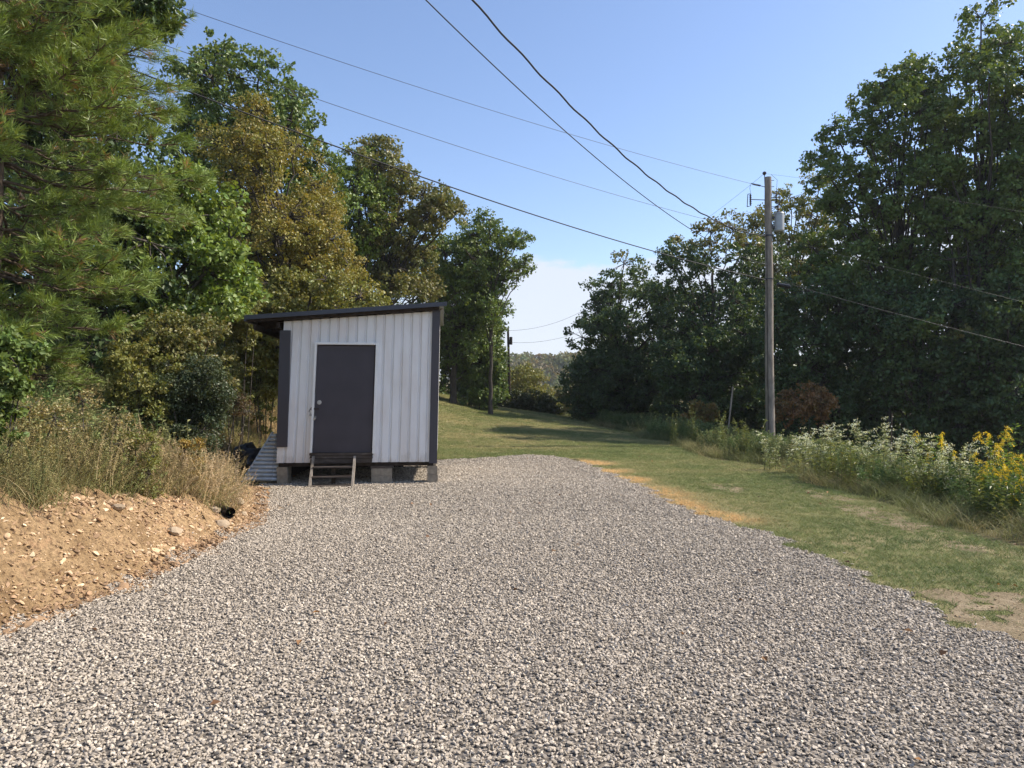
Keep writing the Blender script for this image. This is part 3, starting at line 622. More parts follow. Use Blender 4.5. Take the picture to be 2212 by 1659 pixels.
for k, (o_, d_, b_) in enumerate([([(1260,680),(1400,640),(1560,600),(1640,700),(1640,960),(1260,930)], 56, 1400), ([(1600,600),(1750,560),(1900,560),(1950,700),(1950,980),(1600,960)], 52, 1750),
                                  ([(1880,460),(2050,420),(2180,480),(2200,1000),(1880,980)], 47, 2010), ([(2100,420),(2300,400),(2500,500),(2500,1060),(2120,1040)], 42, 2300), ([(1560,800),(2350,780),(2350,1060),(1560,980)], 40, 1900)]):
    tree('forest_tree', ['deep background tree seen through the lacy tree left of the near pole','deep background tree behind the near utility pole','deep background tree between the two tallest oaks','deep background tree at the right picture edge','low deep background tree filling under the oaks'][k], o_, d_, b_, DARK, leaf=.24, blob=1.9, nb=44, clumps=24, lpc=26, cr=.6, seed=40+k, trunk=.22, thick=3, group=G2)

# bare trunks inside the right wood
def trunk_tree(label, px, d, ytop, r, seed, lean=0):
    rg = np.random.RandomState(seed); b = at(px, 864, d); b[2] = float(terrain(b[0], d))-.1; t = at(px+lean, ytop, d); root = empty('slim_tree', b); tag(root, label, 'tree')
    tb = TB(); p = bez(b, (b+t)/2+rg.normal(0, .15, 3), t, 10); tb.tube(p, np.linspace(r, r*.35, 10), 7); C = []
    for j in range(12):
        s = p[rg.randint(4, 10)]; e_ = s+unit(rg.normal(size=3)*np.array([1, .8, .4])+np.array([0, 0, .5]))*rg.uniform(.6, 1.8); q = bez(s, (s+e_)/2+rg.normal(0, .1, 3), e_, 5); tb.tube(q, np.linspace(r*.3, .01, 5), 4)
        C.append(e_+rg.normal(0, .28, (70, 3))); C.append(q[3]+rg.normal(0, .2, (30, 3)))
    C = np.concatenate(C)-b; o = tb.build('trunk', M['bark'], root); o.data.transform(Matrix.Translation(-Vector(b)))
    V, Q = leaves(C, .13, rg); qmesh('crown', V, Q, M['leaf'], root, fcol=palette(rg, len(C), DARK))
trunk_tree('slim dark trunk in the wood below the tallest oak, left one of three', 2068, 31.0, 560, .15, 1, -10)
trunk_tree('slim dark trunk in the wood below the tallest oak, middle one of three', 2110, 31.5, 520, .17, 2, 6)
trunk_tree('slim dark trunk in the wood below the tallest oak, right one of three', 2160, 30.5, 540, .15, 3, 25)
trunk_tree('leaning slim trunk in the shade of the large stepped oak', 1905, 31, 640, .1, 4, 30)

# ================================================================== pine at the left edge
def pine():
    rg = np.random.RandomState(5); x0, y0 = -7.5, 10.3; b = np.array([x0, y0, float(terrain(x0, y0))-.1]); H = 12.5
    root = empty('pine_tree', b); tag(root, 'near pine with long soft needles hanging in from the left edge', 'pine tree')
    tb = TB(); t = np.linspace(0, 1, 16); tp = np.c_[x0+.15*np.sin(t*5), y0+.1*np.sin(t*4), b[2]+t*H]; tb.tube(tp, .19*(1-t*.9), 12)
    tips = []; dirs = []
    nlev = 34
    for i_ in range(nlev):
        zf = .10+.86*i_/(nlev-1); z0 = b[2]+zf*H
        for j_ in range(7):
            az = rg.uniform(0, 6.28)
            if math.cos(az) < -.45 and rg.rand() < .7: continue            # branches beyond the frame thinned
            Ln = float(np.interp(zf, [.08, .16, .34, .40, .44, .50, .7, 1], [1.3, 1.75, 2.75, 2.2, 1.9, 2.6, 2.2, .5]))*rg.uniform(.75, 1.12)
            s = np.array([np.interp(z0, tp[:, 2], tp[:, 0]), np.interp(z0, tp[:, 2], tp[:, 1]), z0]); dv = np.array([math.cos(az), math.sin(az), 0])
            e_ = s+dv*Ln+np.array([0, 0, rg.uniform(-.5, .55)-(.3 if zf < .3 else 0)]); p = bez(s, (s+e_)/2+np.array([0, 0, -.22]), e_, 10); p[1:-1] += rg.normal(0, .03, (8, 3)); tb.tube(p, np.linspace(.024*(1.2-zf*.6), .005, 10), 5)
            for m_ in range(22):
                u = rg.uniform(.22, 1); q0 = np.array([np.interp(u, np.linspace(0, 1, 10), p[:, k]) for k in range(3)])
                sd_ = np.cross(dv, [0, 0, 1])*rg.choice([-1, 1]); bd = unit(dv*rg.uniform(.4, 1)+sd_*rg.uniform(.2, 1)+np.array([0, 0, rg.uniform(-.15, .4)])); bl = rg.uniform(.25, .85)*(1.25-u*.6)
                q1 = q0+bd*bl; q = bez(q0, (q0+q1)/2, q1, 4); tb.tube(q, np.linspace(.010, .003, 4), 3)
                for c_ in range(rg.randint(4, 7)):
                    f_ = rg.uniform(.35, 1); tips.append(q0+(q1-q0)*f_+rg.normal(0, .035, 3)); dirs.append(unit(bd+rg.normal(0, .35, 3)+np.array([0, 0, .2])))
            tips.append(e_); dirs.append(unit(e_-p[-2]))
    tips = np.array(tips); dirs = np.array(dirs); ok = (tips[:, 0] > -.80*tips[:, 1]-.6); tips, dirs = tips[ok], dirs[ok]; n_ = 17
    k = np.repeat(np.arange(len(tips)), n_); nd_ = unit(dirs[k]*.8+rg.normal(0, .38, (len(k), 3))); C = tips[k]+dirs[k]*rg.uniform(-.07, .05, (len(k), 1))
    V, Q = leaves(C, rg.uniform(.10, .17, len(k)), rg, .036, .3, dirs=nd_, fold=0)
    cc = palette(rg, len(k), [(.13,.18,.035),(.19,.23,.055),(.09,.14,.03)], .2)*.55+palette(rg, len(tips), [(.10,.15,.04),(.19,.22,.06),(.08,.13,.04)], .2)[k]*.45
    br = (rg.rand(len(tips)) < .035)[k]; cc[br] = palette(rg, int(br.sum()), [(.25,.15,.07),(.2,.12,.06)])
    o = tb.build('trunk', M['pine_bark'], root); o.data.transform(Matrix.Translation(-Vector(b)))
    qmesh('needles', V-b, Q, M['needle'], root, fcol=cc)
pine()

# ================================================================== far hill wood
def far_wood():
    rg = np.random.RandomState(8); Vs = []; Qs = []; cs = []; nn = 0
    for k in range(900):
        y = rg.uniform(215, 345); x = rg.uniform(-10, 75)*y/300; z = float(terrain(x, y)); r = rg.uniform(2.6, 4.8); N = 130
        u = unit(rg.normal(size=(N, 3))); u[:, 2] = abs(u[:, 2])-.25; C = np.array([x, y, z+r*1.3])+u*r*np.array([1, 1, 1.3])*rg.uniform(.8, 1.05, (N, 1))
        V, Q = leaves(C, rg.uniform(.9, 1.8, N), rg); Vs.append(V); Qs.append(Q+nn); nn += len(V)
        base = palette(rg, 1, [(.06,.09,.03),(.1,.11,.04),(.13,.09,.04)], .2); cs.append(np.clip(base*rg.uniform(.8, 1.2, (N, 1)), 0, 1))
    tag(qmesh('distant_wood', np.concatenate(Vs), np.concatenate(Qs), M['leaf'], fcol=np.concatenate(cs)), 'hazy blue green wooded hill in the far gap', 'wood', kind='stuff')
far_wood()

# ================================================================== shed
RZ = R(5.3); SH = at(597, 1000, 14.0); SH = np.array([SH[0], 14.0, 0.0])
def shear(p): return (p[0]+(p[2]-.41)*(.046-.009*p[0]), p[1], p[2])
def zb(u): return 3.125+.078*u
def paint(name, c, stain, rough=.45, metal=0):
    m, n = newmat(name); v = objco(n)
    f = noise(n, v, 3.5, 6, .65, (1, 1, .25)); g_ = noise(n, v, 26, 5, .7, (1, 1, .12))
    cc = mixc(n, ramp(n, f, [(.42, (0,0,0)), (.7, (.55,.55,.55))]), c, stain); cc = mixc(n, ramp(n, g_, [(.58, (0,0,0)), (.74, (.35,.35,.35))]), cc, stain)
    sp = nd(n, 'ShaderNodeSeparateXYZ'); n.links.new(v, sp.inputs[0]); dz = nd(n, 'ShaderNodeMath', operation='MULTIPLY_ADD'); dz.inputs[1].default_value = .9; n.links.new(noise(n, v, 9, 6, .7, (1, 1, .35)), dz.inputs[0]); n.links.new(sp.outputs[2], dz.inputs[2])
    cc = mixc(n, ramp(n, dz.outputs[0], [(.72, (.5,.5,.5)), (1, (0,0,0))]), cc, (.30, .24, .17) if c[0] > .3 else c)
    pk_ = ramp(n, noise(n, v, 1.8, 4, .6, (1, 1, .5)), [(.55, (0,0,0)), (.72, (.2,.2,.2))]); cc = mixc(n, pk_, cc, (.72, .58, .56) if c[0] > .3 else c)
    principled(n, cc, rough, .4, metal, bump(n, noise(n, v, 5, 4), .25, .02)); return m
M['white'] = paint('white_metal', (.84, .83, .80), (.70, .62, .53))
M['framem'] = simple('door_frame_paint', (.86, .85, .80), .5, .4, 0, .05, 5, .05)
M['dark'] = paint('charcoal_metal', (.062, .058, .066), (.05, .045, .045), .5)
M['door'] = simple('charcoal_door', (.060, .053, .060), .55, .35, 0, .12, 2.5, .1)
M['roofm'] = simple('roof_metal', (.055, .06, .075), .45, .5, .2, .15, 2)
m, n = newmat('weathered_wood'); v = objco(n)
principled(n, ramp(n, noise(n, v, 8, 7, .7, (.25, 1, 1.5)), [(.3, (.035,.028,.022)), (.55, (.10,.08,.065)), (.75, (.22,.19,.16))]), .9, .15, 0, bump(n, noise(n, v, 20, 6, .7, (.2, 1, 1)), .7, .01)); M['wood'] = m
m, n = newmat('grey_wood'); v = objco(n)
principled(n, ramp(n, noise(n, v, 8, 7, .7, (1, 1, .2)), [(.3, (.16,.13,.10)), (.55, (.32,.28,.23)), (.75, (.46,.41,.35))]), .9, .15, 0, bump(n, noise(n, v, 20, 6, .7, (1, 1, .2)), .6, .01)); M['greywood'] = m
M['timber'] = simple('dark_timber', (.045, .035, .028), .9, .1, 0, .4, 9, .5)
M['steel'] = simple('steel', (.45, .44, .42), .35, .5, .8, .2, 20, .1)
M['block'] = simple('concrete_block', (.31, .265, .20), .95, .1, 0, .22, 14, .9)
M['plastic'] = simple('black_plastic', (.012, .012, .014), .32, .5, 0, .3, 5, .5)
M['panelm'] = simple('grey_panel', (.5, .56, .6), .5, .4, 0, .2, 8, .1)
M['rock'] = simple('pale_rock', (.40, .31, .21), .95, .1, 0, .3, 6, .9)

shed = empty('shed', SH, RZ); tag(shed, 'white ribbed metal shed with charcoal door, standing on concrete blocks', 'shed')
def corr(u0, u1, zlo, ztop, flip=False, gap=None, period=.178, depth=.034):
    us = []; u = u0
    while u < u1-1e-6:
        for a_, dp in ((0, 0), (.118, 0), (.134, depth), (.160, depth), (.178, 0)):
            if u+a_ <= u1: us.append((u+a_, dp))
        u += period
    us.append((u1, 0)); us = sorted(set(us)); V = []; Q = []
    for (ua, da), (ub, db) in zip(us[:-1], us[1:]):
        if ub-ua < 1e-5: continue
        mid = (ua+ub)/2; segs = [(zlo, ztop)]
        if gap and gap[0] < mid < gap[1]: segs = [(gap[2], ztop)]
        for z0, z1 in segs:
            top0 = z1(ua) if callable(z1) else z1; top1 = z1(ub) if callable(z1) else z1
            b = len(V); V += [(ua, da, z0), (ub, db, z0), (ub, db, top1), (ua, da, top0)]; Q.append((b, b+1, b+2, b+3))
    return np.array(V), np.array(Q)
def thick_wall(Vf, Qf, tr, name='wall', mat='white'):
    V2 = Vf.copy(); V2[:, 1] += .0; V = np.array([shear(tr(*p)) for p in Vf]); return qmesh(name, V, Qf, M[mat], shed)
V, Q = corr(0, 3.0, .41, lambda u: zb(u)-.035, gap=(.62, 1.80, 2.69)); fw = thick_wall(V, Q, lambda u, v, z: (u, v, z)); 
V, Q = corr(0, 3.6, .41, lambda u: zb(3)-.01); thick_wall(V, Q, lambda u, v, z: (3.0-v, u, z))
V, Q = corr(0, 3.6, .41, lambda u: zb(0)-.01); thick_wall(V, Q, lambda u, v, z: (0.0+v, u, z))
V, Q = corr(0, 3.0, .41, lambda u: zb(u)-.01); thick_wall(V, Q, lambda u, v, z: (u, 3.6-v, z))
# roof sheet, fascia, rafters
mb = MB(); uu = np.linspace(-.66, 3.2, 2)
def slab(mb, u0, u1, v0, v1, lo, hi):
    vs = [(u, v, zb(u)+q) for u in (u0, u1) for v in (v0, v1) for q in (lo, hi)]; mb.add(vs, [(0,1,3,2),(4,6,7,5),(0,4,5,1),(2,3,7,6),(0,2,6,4),(1,5,7,3)])
slab(mb, -.66, 3.07, -.2, 3.8, .055, .085)
v = -.2
while v < 3.75: slab(mb, -.662, 3.072, v, v+.03, .085, .11); v += .235
roof = mb.build('roof', M['roofm'], shed, fn=shear)
mb = MB(); slab(mb, -.68, 3.15, -.225, -.2, .025, .105); slab(mb, -.70, -.66, -.22, 3.82, -.005, .10); slab(mb, 3.073, 3.09, -.198, 3.82, .05, .1); mb.build('fascia', M['roofm'], roof, fn=shear)
mb = MB()
for v in (-.14, .55, 1.25, 1.95, 2.65, 3.3): slab(mb, -.64, 3.0, v, v+.045, -.085 if v > 0 else -.02, .053)
for u in (-.55, -.12): mb.box(u, u+.05, -.1, 3.7, zb(u)-.16, zb(u)-.05)
mb.build('rafter_frame', M['timber'], roof, fn=shear)
rg = random.Random(4); mb = MB()
for k in range(60):
    u = rg.uniform(.1, 3.1); q = rg.uniform(.012, .035); mb.box(u, u+rg.uniform(.02, .09), -.07-rg.random()*.04, -.04, zb(u)-q, zb(u)-.0, jit=.006, rng=rg)
mb.build('eave_debris', M['wood'], roof, fn=shear)
# corner trims
mb = MB(); mb.box(2.865, 3.02, -.03, -.003, .385, zb(3)-.03); mb.build('corner_trim', M['dark'], shed, fn=shear)
mb = MB(); mb.box(3.001, 3.019, 0, .16, .385, zb(3)-.03); mb.build('corner_trim', M['dark'], shed, fn=shear)
mb = MB(); mb.box(.0, .2, -.045, -.012, .71, 2.92, None); 
def shb(p): return (p[0]+(p[2]-.41)*.022, p[1], p[2])
tag(mb.build('shutter_board', M['dark'], shed, bev=.004, fn=shb), 'charcoal board over the left corner')
# floor frame
mb = MB(); mb.box(.04, 2.94, .05, 3.55, .40, .46)
for v in (.06, .9, 1.8, 2.7, 3.5): mb.box(.03, 2.95, v, v+.05, .335, .399)
mb.build('floor_frame', M['timber'], shed, fn=shear)
# dark boards closing the space under the rear and left side
mb = MB(); mb.box(.05, 2.2, 3.40, 3.43, .0, .33); mb.box(.02, .05, .5, 3.39, .0, .33); mb.build('skirting', M['timber'], shed)
# door
door = MB(); door.box(.665, 1.765, .0, .045, .60, 2.64); dr = door.build('door', M['door'], shed, bev=.003, fn=shear)
mb = MB(); mb.box(.612, .655, -.06, .04, .60, 2.70); mb.box(1.785, 1.835, -.06, .04, .58, 2.70); mb.box(.6551, 1.7849, -.058, .04, 2.655, 2.70)
mb.build('door_frame', M['framem'], shed, bev=.003, fn=shear)
def disc(mb, c, r, y0, y1, n=20): mb.tube([(c[0], y0, c[1]), (c[0], y1, c[1])], r, n)
mb = MB(); disc(mb, (.745, 1.555), .042, -.012, .003); disc(mb, (.745, 1.555), .027, -.03, -.011); disc(mb, (.745, 1.555), .012, -.036, -.029); mb.build('lock_rose', M['steel'], dr, fn=shear)
mb = MB(); disc(mb, (1.17, 2.52), .011, -.006, .003); mb.build('peephole', M['plastic'], dr, fn=shear)
mb = MB(); mb.box(.60, .75, -.044, -.031, 1.42, 1.445); mb.box(.60, .64, -.056, -.0445, 1.405, 1.465); mb.tube([(.60, -.06, 1.44), (.575, -.07, 1.40), (.57, -.06, 1.37)], .006, 6); mb.build('hasp', M['timber'], dr, fn=shear)
def padlock(u, z, tilt, par):
    mb = MB(); Mx = Matrix.Translation((u, 0, z)) @ Matrix.Rotation(tilt, 4, 'Y'); mb.box(-.022, .022, -.06, -.035, -.05, 0, Mx)
    a_ = np.linspace(0, math.pi, 9); mb.tube([tuple(Mx @ Vector((.015*math.cos(q), -.048, .022*math.sin(q)))) for q in a_], .005, 6); mb.build('padlock', M['steel'], par, fn=shear)
padlock(.61, 1.345, .2, dr); padlock(.685, 1.27, .5, dr)
# sill beam under the door
mb = MB(); rg = random.Random(9); mb.box(.61, 1.80, -.05, .04, .555, .598, jit=.006, rng=rg); mb.box(.62, 1.79, -.03, .04, .49, .55, jit=.008, rng=rg); mb.box(.63, 1.78, -.02, .05, .40, .485, jit=.008, rng=rg)
mb.build('door_sill', M['wood'], shed, fn=shear)

# steps
st = empty('wooden_steps', SH+np.array([math.cos(RZ)*1.06, math.sin(RZ)*1.06, 0]), RZ); tag(st, 'weathered wooden steps of three treads below the shed door', 'steps')
for u in (-.38, .39):
    mb = MB(); mb.add([(u+s_, v_, z_) for s_ in (0, .042) for v_, z_ in ((-.045, .54), (-.13, .54), (-.52, -.01), (-.42, -.01))], [(0,1,2,3),(4,7,6,5),(0,4,5,1),(1,5,6,2),(2,6,7,3),(3,7,4,0)]); mb.build('stringer', M['greywood'], st)
for k, (z_, v_) in enumerate(((.36, -.29), (.19, -.39), (.03, -.50))):
    mb = MB(); mb.box(-.336, .388, v_, v_+.21, z_-.03, z_, jit=.004); mb.build('tread', M['wood'], st)
mb = MB(); mb.box(-.02, .05, -.1, -.07, .0, .33, jit=.004); mb.build('support_post', M['wood'], st)

# concrete blocks
def S2W(u, v): c, s = math.cos(RZ), math.sin(RZ); return SH+np.array([c*u-s*v, s*u+c*v, 0])
def block(u, v, z, along, label, h=.165, tilt=0):
    p = S2W(u, v); o = empty('concrete_block', (p[0], p[1], z), RZ+tilt+(0 if along else math.pi/2)); 
    o2 = MB(); L2, W2 = .195, .097
    # shell with two hollow cores
    xs = [-L2, -L2+.03, -.015, .015, L2-.03, L2]; ys = [-W2, -W2+.03, W2-.03, W2]
    for i_ in range(5):
        for j_ in range(3):
            if j_ == 1 and i_ in (1, 3): continue
            e_ = .0004
            o2.box(xs[i_]+e_*0, xs[i_+1], ys[j_], ys[j_+1], 0, h)
    import bmesh as bm_
    me = bpy.data.meshes.new('concrete_block'); me.from_pydata(o2.v, [], o2.f); bm = bm_.new(); bm.from_mesh(me); bm_.ops.remove_doubles(bm, verts=bm.verts, dist=1e-5)
    seen_ = {}; 
    for f in bm.faces: seen_.setdefault(tuple(sorted(v_.index for v_ in f.verts)), []).append(f)
    bm_.ops.delete(bm, geom=[f for fs in seen_.values() if len(fs) > 1 for f in fs], context='FACES_ONLY'); bm_.ops.recalc_face_normals(bm, faces=bm.faces); bm.to_mesh(me); bm.free(); me.materials.append(M['block'])
    bpy.data.objects.remove(o); ob = bpy.data.objects.new('concrete_block', me); ob.location = (p[0], p[1], z); ob.rotation_euler = (0, 0, RZ+tilt+(0 if along else math.pi/2)); col.objects.link(ob)
    tag(ob, label, 'block', 'concrete blocks carrying the shed'); return ob
for u, v, al, nm, zz in ((.10, .22, False, "under the shed's front left corner", 0), (1.96, .14, True, "just right of the wooden steps", 0), (2.93, .22, False, "under the shed's front right corner", 0), (2.86, 3.3, False, "under the shed's rear right corner", 0)):
    g0 = float(terrain(*S2W(u, v)[:2])); 
    if v > 3: g0 = max(g0, 0)
    hh = (.333-g0)/2 if not al else .145
    block(u, v, g0, al, 'tan concrete block '+nm+', lower of two', hh-.004, .03); block(u, v, g0+hh, al, 'tan concrete block '+nm+', upper of two', hh-.004)
p = S2W(1.96, .14); mb = MB(); mb.box(-.21, .21, -.1, .1, 0, .045, Matrix.Translation(Vector((p[0], p[1], .289))) @ Matrix.Rotation(RZ, 4, 'Z')); tag(mb.build('wooden_shim', M['wood']), 'flat wooden shim on the blocks right of the steps', 'board')

# grey ribbed sheets leaning left of the shed
def ribs():
    root = empty('ribbed_sheets', (-4.75, 14.1, 0)); tag(root, 'stack of grey ribbed sheets with a slanted edge leaning against the left shed wall', 'metal sheets')
    mb = MB(); mb2 = MB(); n_ = 12
    for k in range(n_):
        z = .1+k*.074; xl = -.36+.47*k/(n_-1); y_ = -.03+.022*k; zc = z
        mb.tube([(xl, y_, zc), (.20, y_-.01, zc)], .030, 8); mb2.tube([(.20, y_-.01, zc), (.31+.02*math.sin(k*2.1), y_+.03, zc)], .034, 8)
        mb.box(xl+.02, .2, y_+.02, y_+.045, zc-.040, zc+.034)
    mb.build('sheet', M['panelm'], root, smooth=False); mb2.build('rolled_edge', M['panelm'], root)
    mb = MB(); mb.add([(-.40, -.05, .03), (-.36, -.05, .03), (.13, .24, .98), (.09, .24, .98), (-.40, .02, .03), (-.36, .02, .03), (.13, .30, .98), (.09, .30, .98)], [(0,1,2,3),(4,7,6,5),(0,4,5,1),(1,5,6,2),(2,6,7,3),(3,7,4,0)]); mb.build('edge_strip', M['panelm'], root)
ribs()
mb = MB()
for k in range(5): mb.tube([(-4.72, 14.9, .96+k*.035), (-4.45, 14.9, .96+k*.035)], .015, 8)
mb.box(-4.71, -4.46, 14.92, 14.95, .0, 1.12); tag(mb.build('ribbed_sheet', M['panelm']), 'small ribbed sheet showing above the slanted stack beside the shed', 'metal sheet')
# black plastic bag
def lump(name, c, r, mat, label, cat, seed, f=3.2, amp=.12, sub=4, up=.0):
    bm = bmesh.new(); bmesh.ops.create_icosphere(bm, subdivisions=sub, radius=1); V = np.array([v_.co[:] for v_ in bm.verts]); rg = np.random.RandomState(seed)
    k = rg.normal(size=(9, 3))*f; ph = rg.uniform(0, 6, 9); n_ = sum((1-abs(np.sin(V@k[i]+ph[i])))/9 for i in range(9))*2-.7
    for i, v_ in enumerate(bm.verts):
        p = V[i]*(1+amp*n_[i]); z = max(p[2], -.85); v_.co = (p[0]*r[0], p[1]*r[1], z*r[2]+.85*r[2])
    me = bpy.data.meshes.new(name); bm.to_mesh(me); bm.free(); me.materials.append(mat); me.shade_smooth(); o = bpy.data.objects.new(name, me); o.location = c; col.objects.link(o); return tag(o, label, cat)
lump('plastic_bag', (-5.35, 15.0, float(terrain(-5.35, 15))-.05), (.36, .33, .40), M['plastic'], 'full black plastic bag between the slope and the ribbed sheets', 'bag', 4, 4.5, .35)
lump('plastic_bag', (-4.98, 15.2, float(terrain(-4.98, 15.2))-.05), (.3, .3, .38), M['plastic'], 'black plastic bag hard against the ribbed sheets', 'bag', 5, 5, .35)
# drain pipe and rocks
gp = at(487, 1122, 9.4); pr = empty('drain_pipe', (gp[0], gp[1], float(terrain(gp[0], gp[1]))+.05)); tag(pr, 'short black drain pipe sticking out of the clay bank', 'pipe')
tb = TB(); dv = np.array([.75, -.62, -.05]); dv /= np.linalg.norm(dv); t = np.linspace(-.35, .12, 24); tb.tube(np.array([dv*q for q in t]), .062+.006*(np.arange(24) % 2), 16)
tb.tube(np.array([dv*q for q in t[::-1]]), .055, 16); tb.build('pipe_wall', M['plastic'], pr)
for k, (px, py, d_, r_, lb) in enumerate([(478,1146,9.0,.10,'pale rock just below the drain pipe mouth'),(462,1120,9.3,.08,'pale rock left of the drain pipe mouth'),(508,1092,10.4,.13,'flat tan rock above and right of the drain pipe'),(484,1080,10.8,.10,'tan rock highest on the bank above the drain pipe'),(525,1110,10.0,.07,'small rock right of the drain pipe near the gravel'),(470,1098,10.1,.10,'flat grey rock half buried above the drain pipe'),(375,1200,8.0,.10,'flat tan rock on the clay bank above the gravel edge'),(250,1235,7.2,.08,'tan rock low on the clay bank left of centre')]):
    q = at(px, py, d_); x_, y_ = q[0], q[1]; o = lump('rock', (x_, y_, float(terrain(x_, y_))-.02), (r_, r_*.8, r_*.5), M['rock'], lb, 'rock', 20+k, 2.2, .5, 2); o.data.shade_flat(); o.rotation_euler = (.2, .15, k*1.3); o['group'] = 'rocks on the clay bank'

# ================================================================== utility poles and lines
PX, PY = at(1663, 864, 25.6)[:2]; PZ = float(terrain(PX, PY))-.2
def pz(y): return CAMZ+(864-y)/F*25.6 + 25.6*0
M['pole'] = bark('pole_wood', (.16, .135, .11), (.34, .30, .25)); M['can'] = simple('grey_transformer_paint', (.36, .38, .39), .45, .4, .1, .1, 3); M['cable'] = simple('black_cable', (.02, .02, .022), .6, .3); M['porc'] = simple('brown_porcelain', (.05, .035, .03), .3, .5); M['alu'] = simple('aluminium_wire', (.07, .07, .075), .5, .4, .5)
pole = empty('utility_pole', (PX, PY, PZ)); tag(pole, 'tall weathered wooden utility pole with grey transformer can beside the weeds', 'utility pole')
def rel(x, y, z): return (x, y, z-PZ)
tb = TB(); zt = pz(380); tb.tube(np.array([[.01*math.sin(k), 0, (zt-PZ)*k/12] for k in range(13)]), np.linspace(.165, .115, 13), 18)
tb.tube(np.array([[0, 0, zt-PZ-.001], [0, 0, zt-PZ+.012]]), np.array([.112, .001]), 18); tb.build('pole_shaft', M['pole'], pole)
mb = MB(); z_ = pz(478)-PZ; cx_ = .36; mb.tube([(cx_, -.04, z_-.34), (cx_, -.04, z_-.30), (cx_, -.04, z_+.26), (cx_, -.04, z_+.30)], [.14, .165, .165, .12], 24); mb.tube([(cx_, -.04, z_+.27), (cx_, -.04, z_+.32)], [.175, .15], 24); can = mb.build('transformer_can', M['can'], pole)
mb = MB(); mb.tube([(cx_-.03, -.04, z_+.3), (cx_-.03, -.04, z_+.36), (cx_-.03, -.04, z_+.40), (cx_-.03, -.04, z_+.44), (cx_-.03, -.04, z_+.52)], [.03, .055, .03, .05, .02], 10); mb.build('bushing', M['porc'], can)
mb = MB(); mb.box(.1, .22, -.07, .0, z_-.22, z_-.15); mb.build('bracket', M['alu'], can); mb = MB(); mb.box(.1, .22, -.07, .0, z_+.12, z_+.18); mb.build('bracket', M['alu'], can)
def cutout(dx, z, side):
    mb = MB(); mb.tube([(side*.1, -.02, z), (dx, -.02, z+.02)], .014, 6); arm = mb.build('cutout_arm', M['alu'], pole)
    mb = MB(); x = dx
    for k in range(5): mb.tube([(x, -.02, z-.16+k*.07), (x+.01*side, -.02, z-.13+k*.07), (x+.015*side, -.02, z-.10+k*.07)], [.02, .045, .02], 10)
    mb.tube([(x, -.02, z-.2), (x, -.02, z+.22)], .018, 8); mb.tube([(x-.13*side*-1, -.03, z-.24), (x+.1*side, -.03, z+.2)], .014, 6); mb.tube([(x, -.02, z+.22), (x+.1*side, -.03, z+.2)], .012, 6); mb.tube([(x, -.02, z-.2), (x+.13*side, -.03, z-.24)], .012, 6)
    mb.build('fuse_cutout', M['porc'], pole)
cutout(-.62, pz(430)-PZ, -1); cutout(.26, pz(425)-PZ, 1)
mb = MB(); mb.tube([(-.11, -.03, pz(402)-PZ), (-.62, -.1, pz(395)-PZ)], .012, 6)
for k in range(6): mb.tube([(-.3-.05*k, -.05-.01*k, pz(399)-PZ+.006*k), (-.32-.05*k, -.055-.01*k, pz(399)-PZ+.007*k)], .032, 10)
mb.build('strain_insulator', M['porc'], pole)
mb = MB(); mb.tube([(-.11, 0, zt-PZ-.5), (-.125, 0, zt-PZ+.02), (-.13, 0, zt-PZ+.12)], .015, 6); mb.tube([(-.13, 0, zt-PZ+.08), (-.13, 0, zt-PZ+.13), (-.13, 0, zt-PZ+.17), (-.13, 0, zt-PZ+.2)], [.03, .07, .065, .03], 12); mb.build('pin_insulator', M['porc'], pole)
for k in range(3):
    mb = MB(); z2 = zt-PZ-.12-.22*k; mb.tube([(.1, -.03, z2), (.19, -.05, z2)], .01, 6); mb.build('bolt', M['alu'], pole)
mb = MB(); z3 = pz(508)-PZ; mb.tube([(0, 0, z3-.03), (0, 0, z3+.03)], .145, 18); mb.build('clamp_band', M['alu'], pole); mb = MB(); z3 = pz(602)-PZ; mb.tube([(0, 0, z3-.02), (0, 0, z3+.02)], .150, 18); mb.build('clamp_band', M['alu'], pole)
mb = MB(); mb.tube([(-.1, -.135, .3), (-.11, -.12, 4), (-.1, -.1, 8)], .011, 6); mb.tube([(.3, -.05, z_+.5), (.24, -.06, z_+.75), (.3, -.04, zt-PZ-.1), (.1, 0, zt-PZ+.1)], .006, 5); mb.tube([(-.62, -.03, pz(415)-PZ), (-.66, -.05, pz(404)-PZ), (-.62, -.1, pz(395)-PZ)], .006, 5)
mb.build('drop_wire', M['cable'], pole)
def wire(name, label, pts, r, mat='cable', sag=.0, twist=False, group=None):
    A, B = np.array(pts[0]), np.array(pts[-1]); n_ = 90 if twist else 28
    if len(pts) == 3:
        p = bez(A, 2*np.array(pts[1])-(A+B)/2, B, n_)
    else: t = np.linspace(0, 1, n_)[:, None]; p = A+(B-A)*t; p[:, 2] -= sag*4*(t*(1-t))[:, 0]
    if twist: t = np.arange(n_); p[:, 2] += .012*np.sin(t*1.1); p[:, 0] += .012*np.cos(t*1.1)
    tb = TB(); tb.tube(p-A, r, 6); o = tb.build(name, M[mat]); o.location = A; tag(o, label, 'cable', group); return o
W = 'overhead lines at the near pole'
P0 = lambda y, dx=0: np.array([PX+dx, PY-.1, pz(y)])
def ext(A, px, py, zdrop=0, k=1.6):
    # level line from A through the sight line of (px,py), carried on beyond by factor k
    r = ray(px, py); d = (A[2]-CAMZ+zdrop)/r[2]; B = np.array([r[0]*d, r[1]*d, A[2]+zdrop]); return A+(B-A)*k
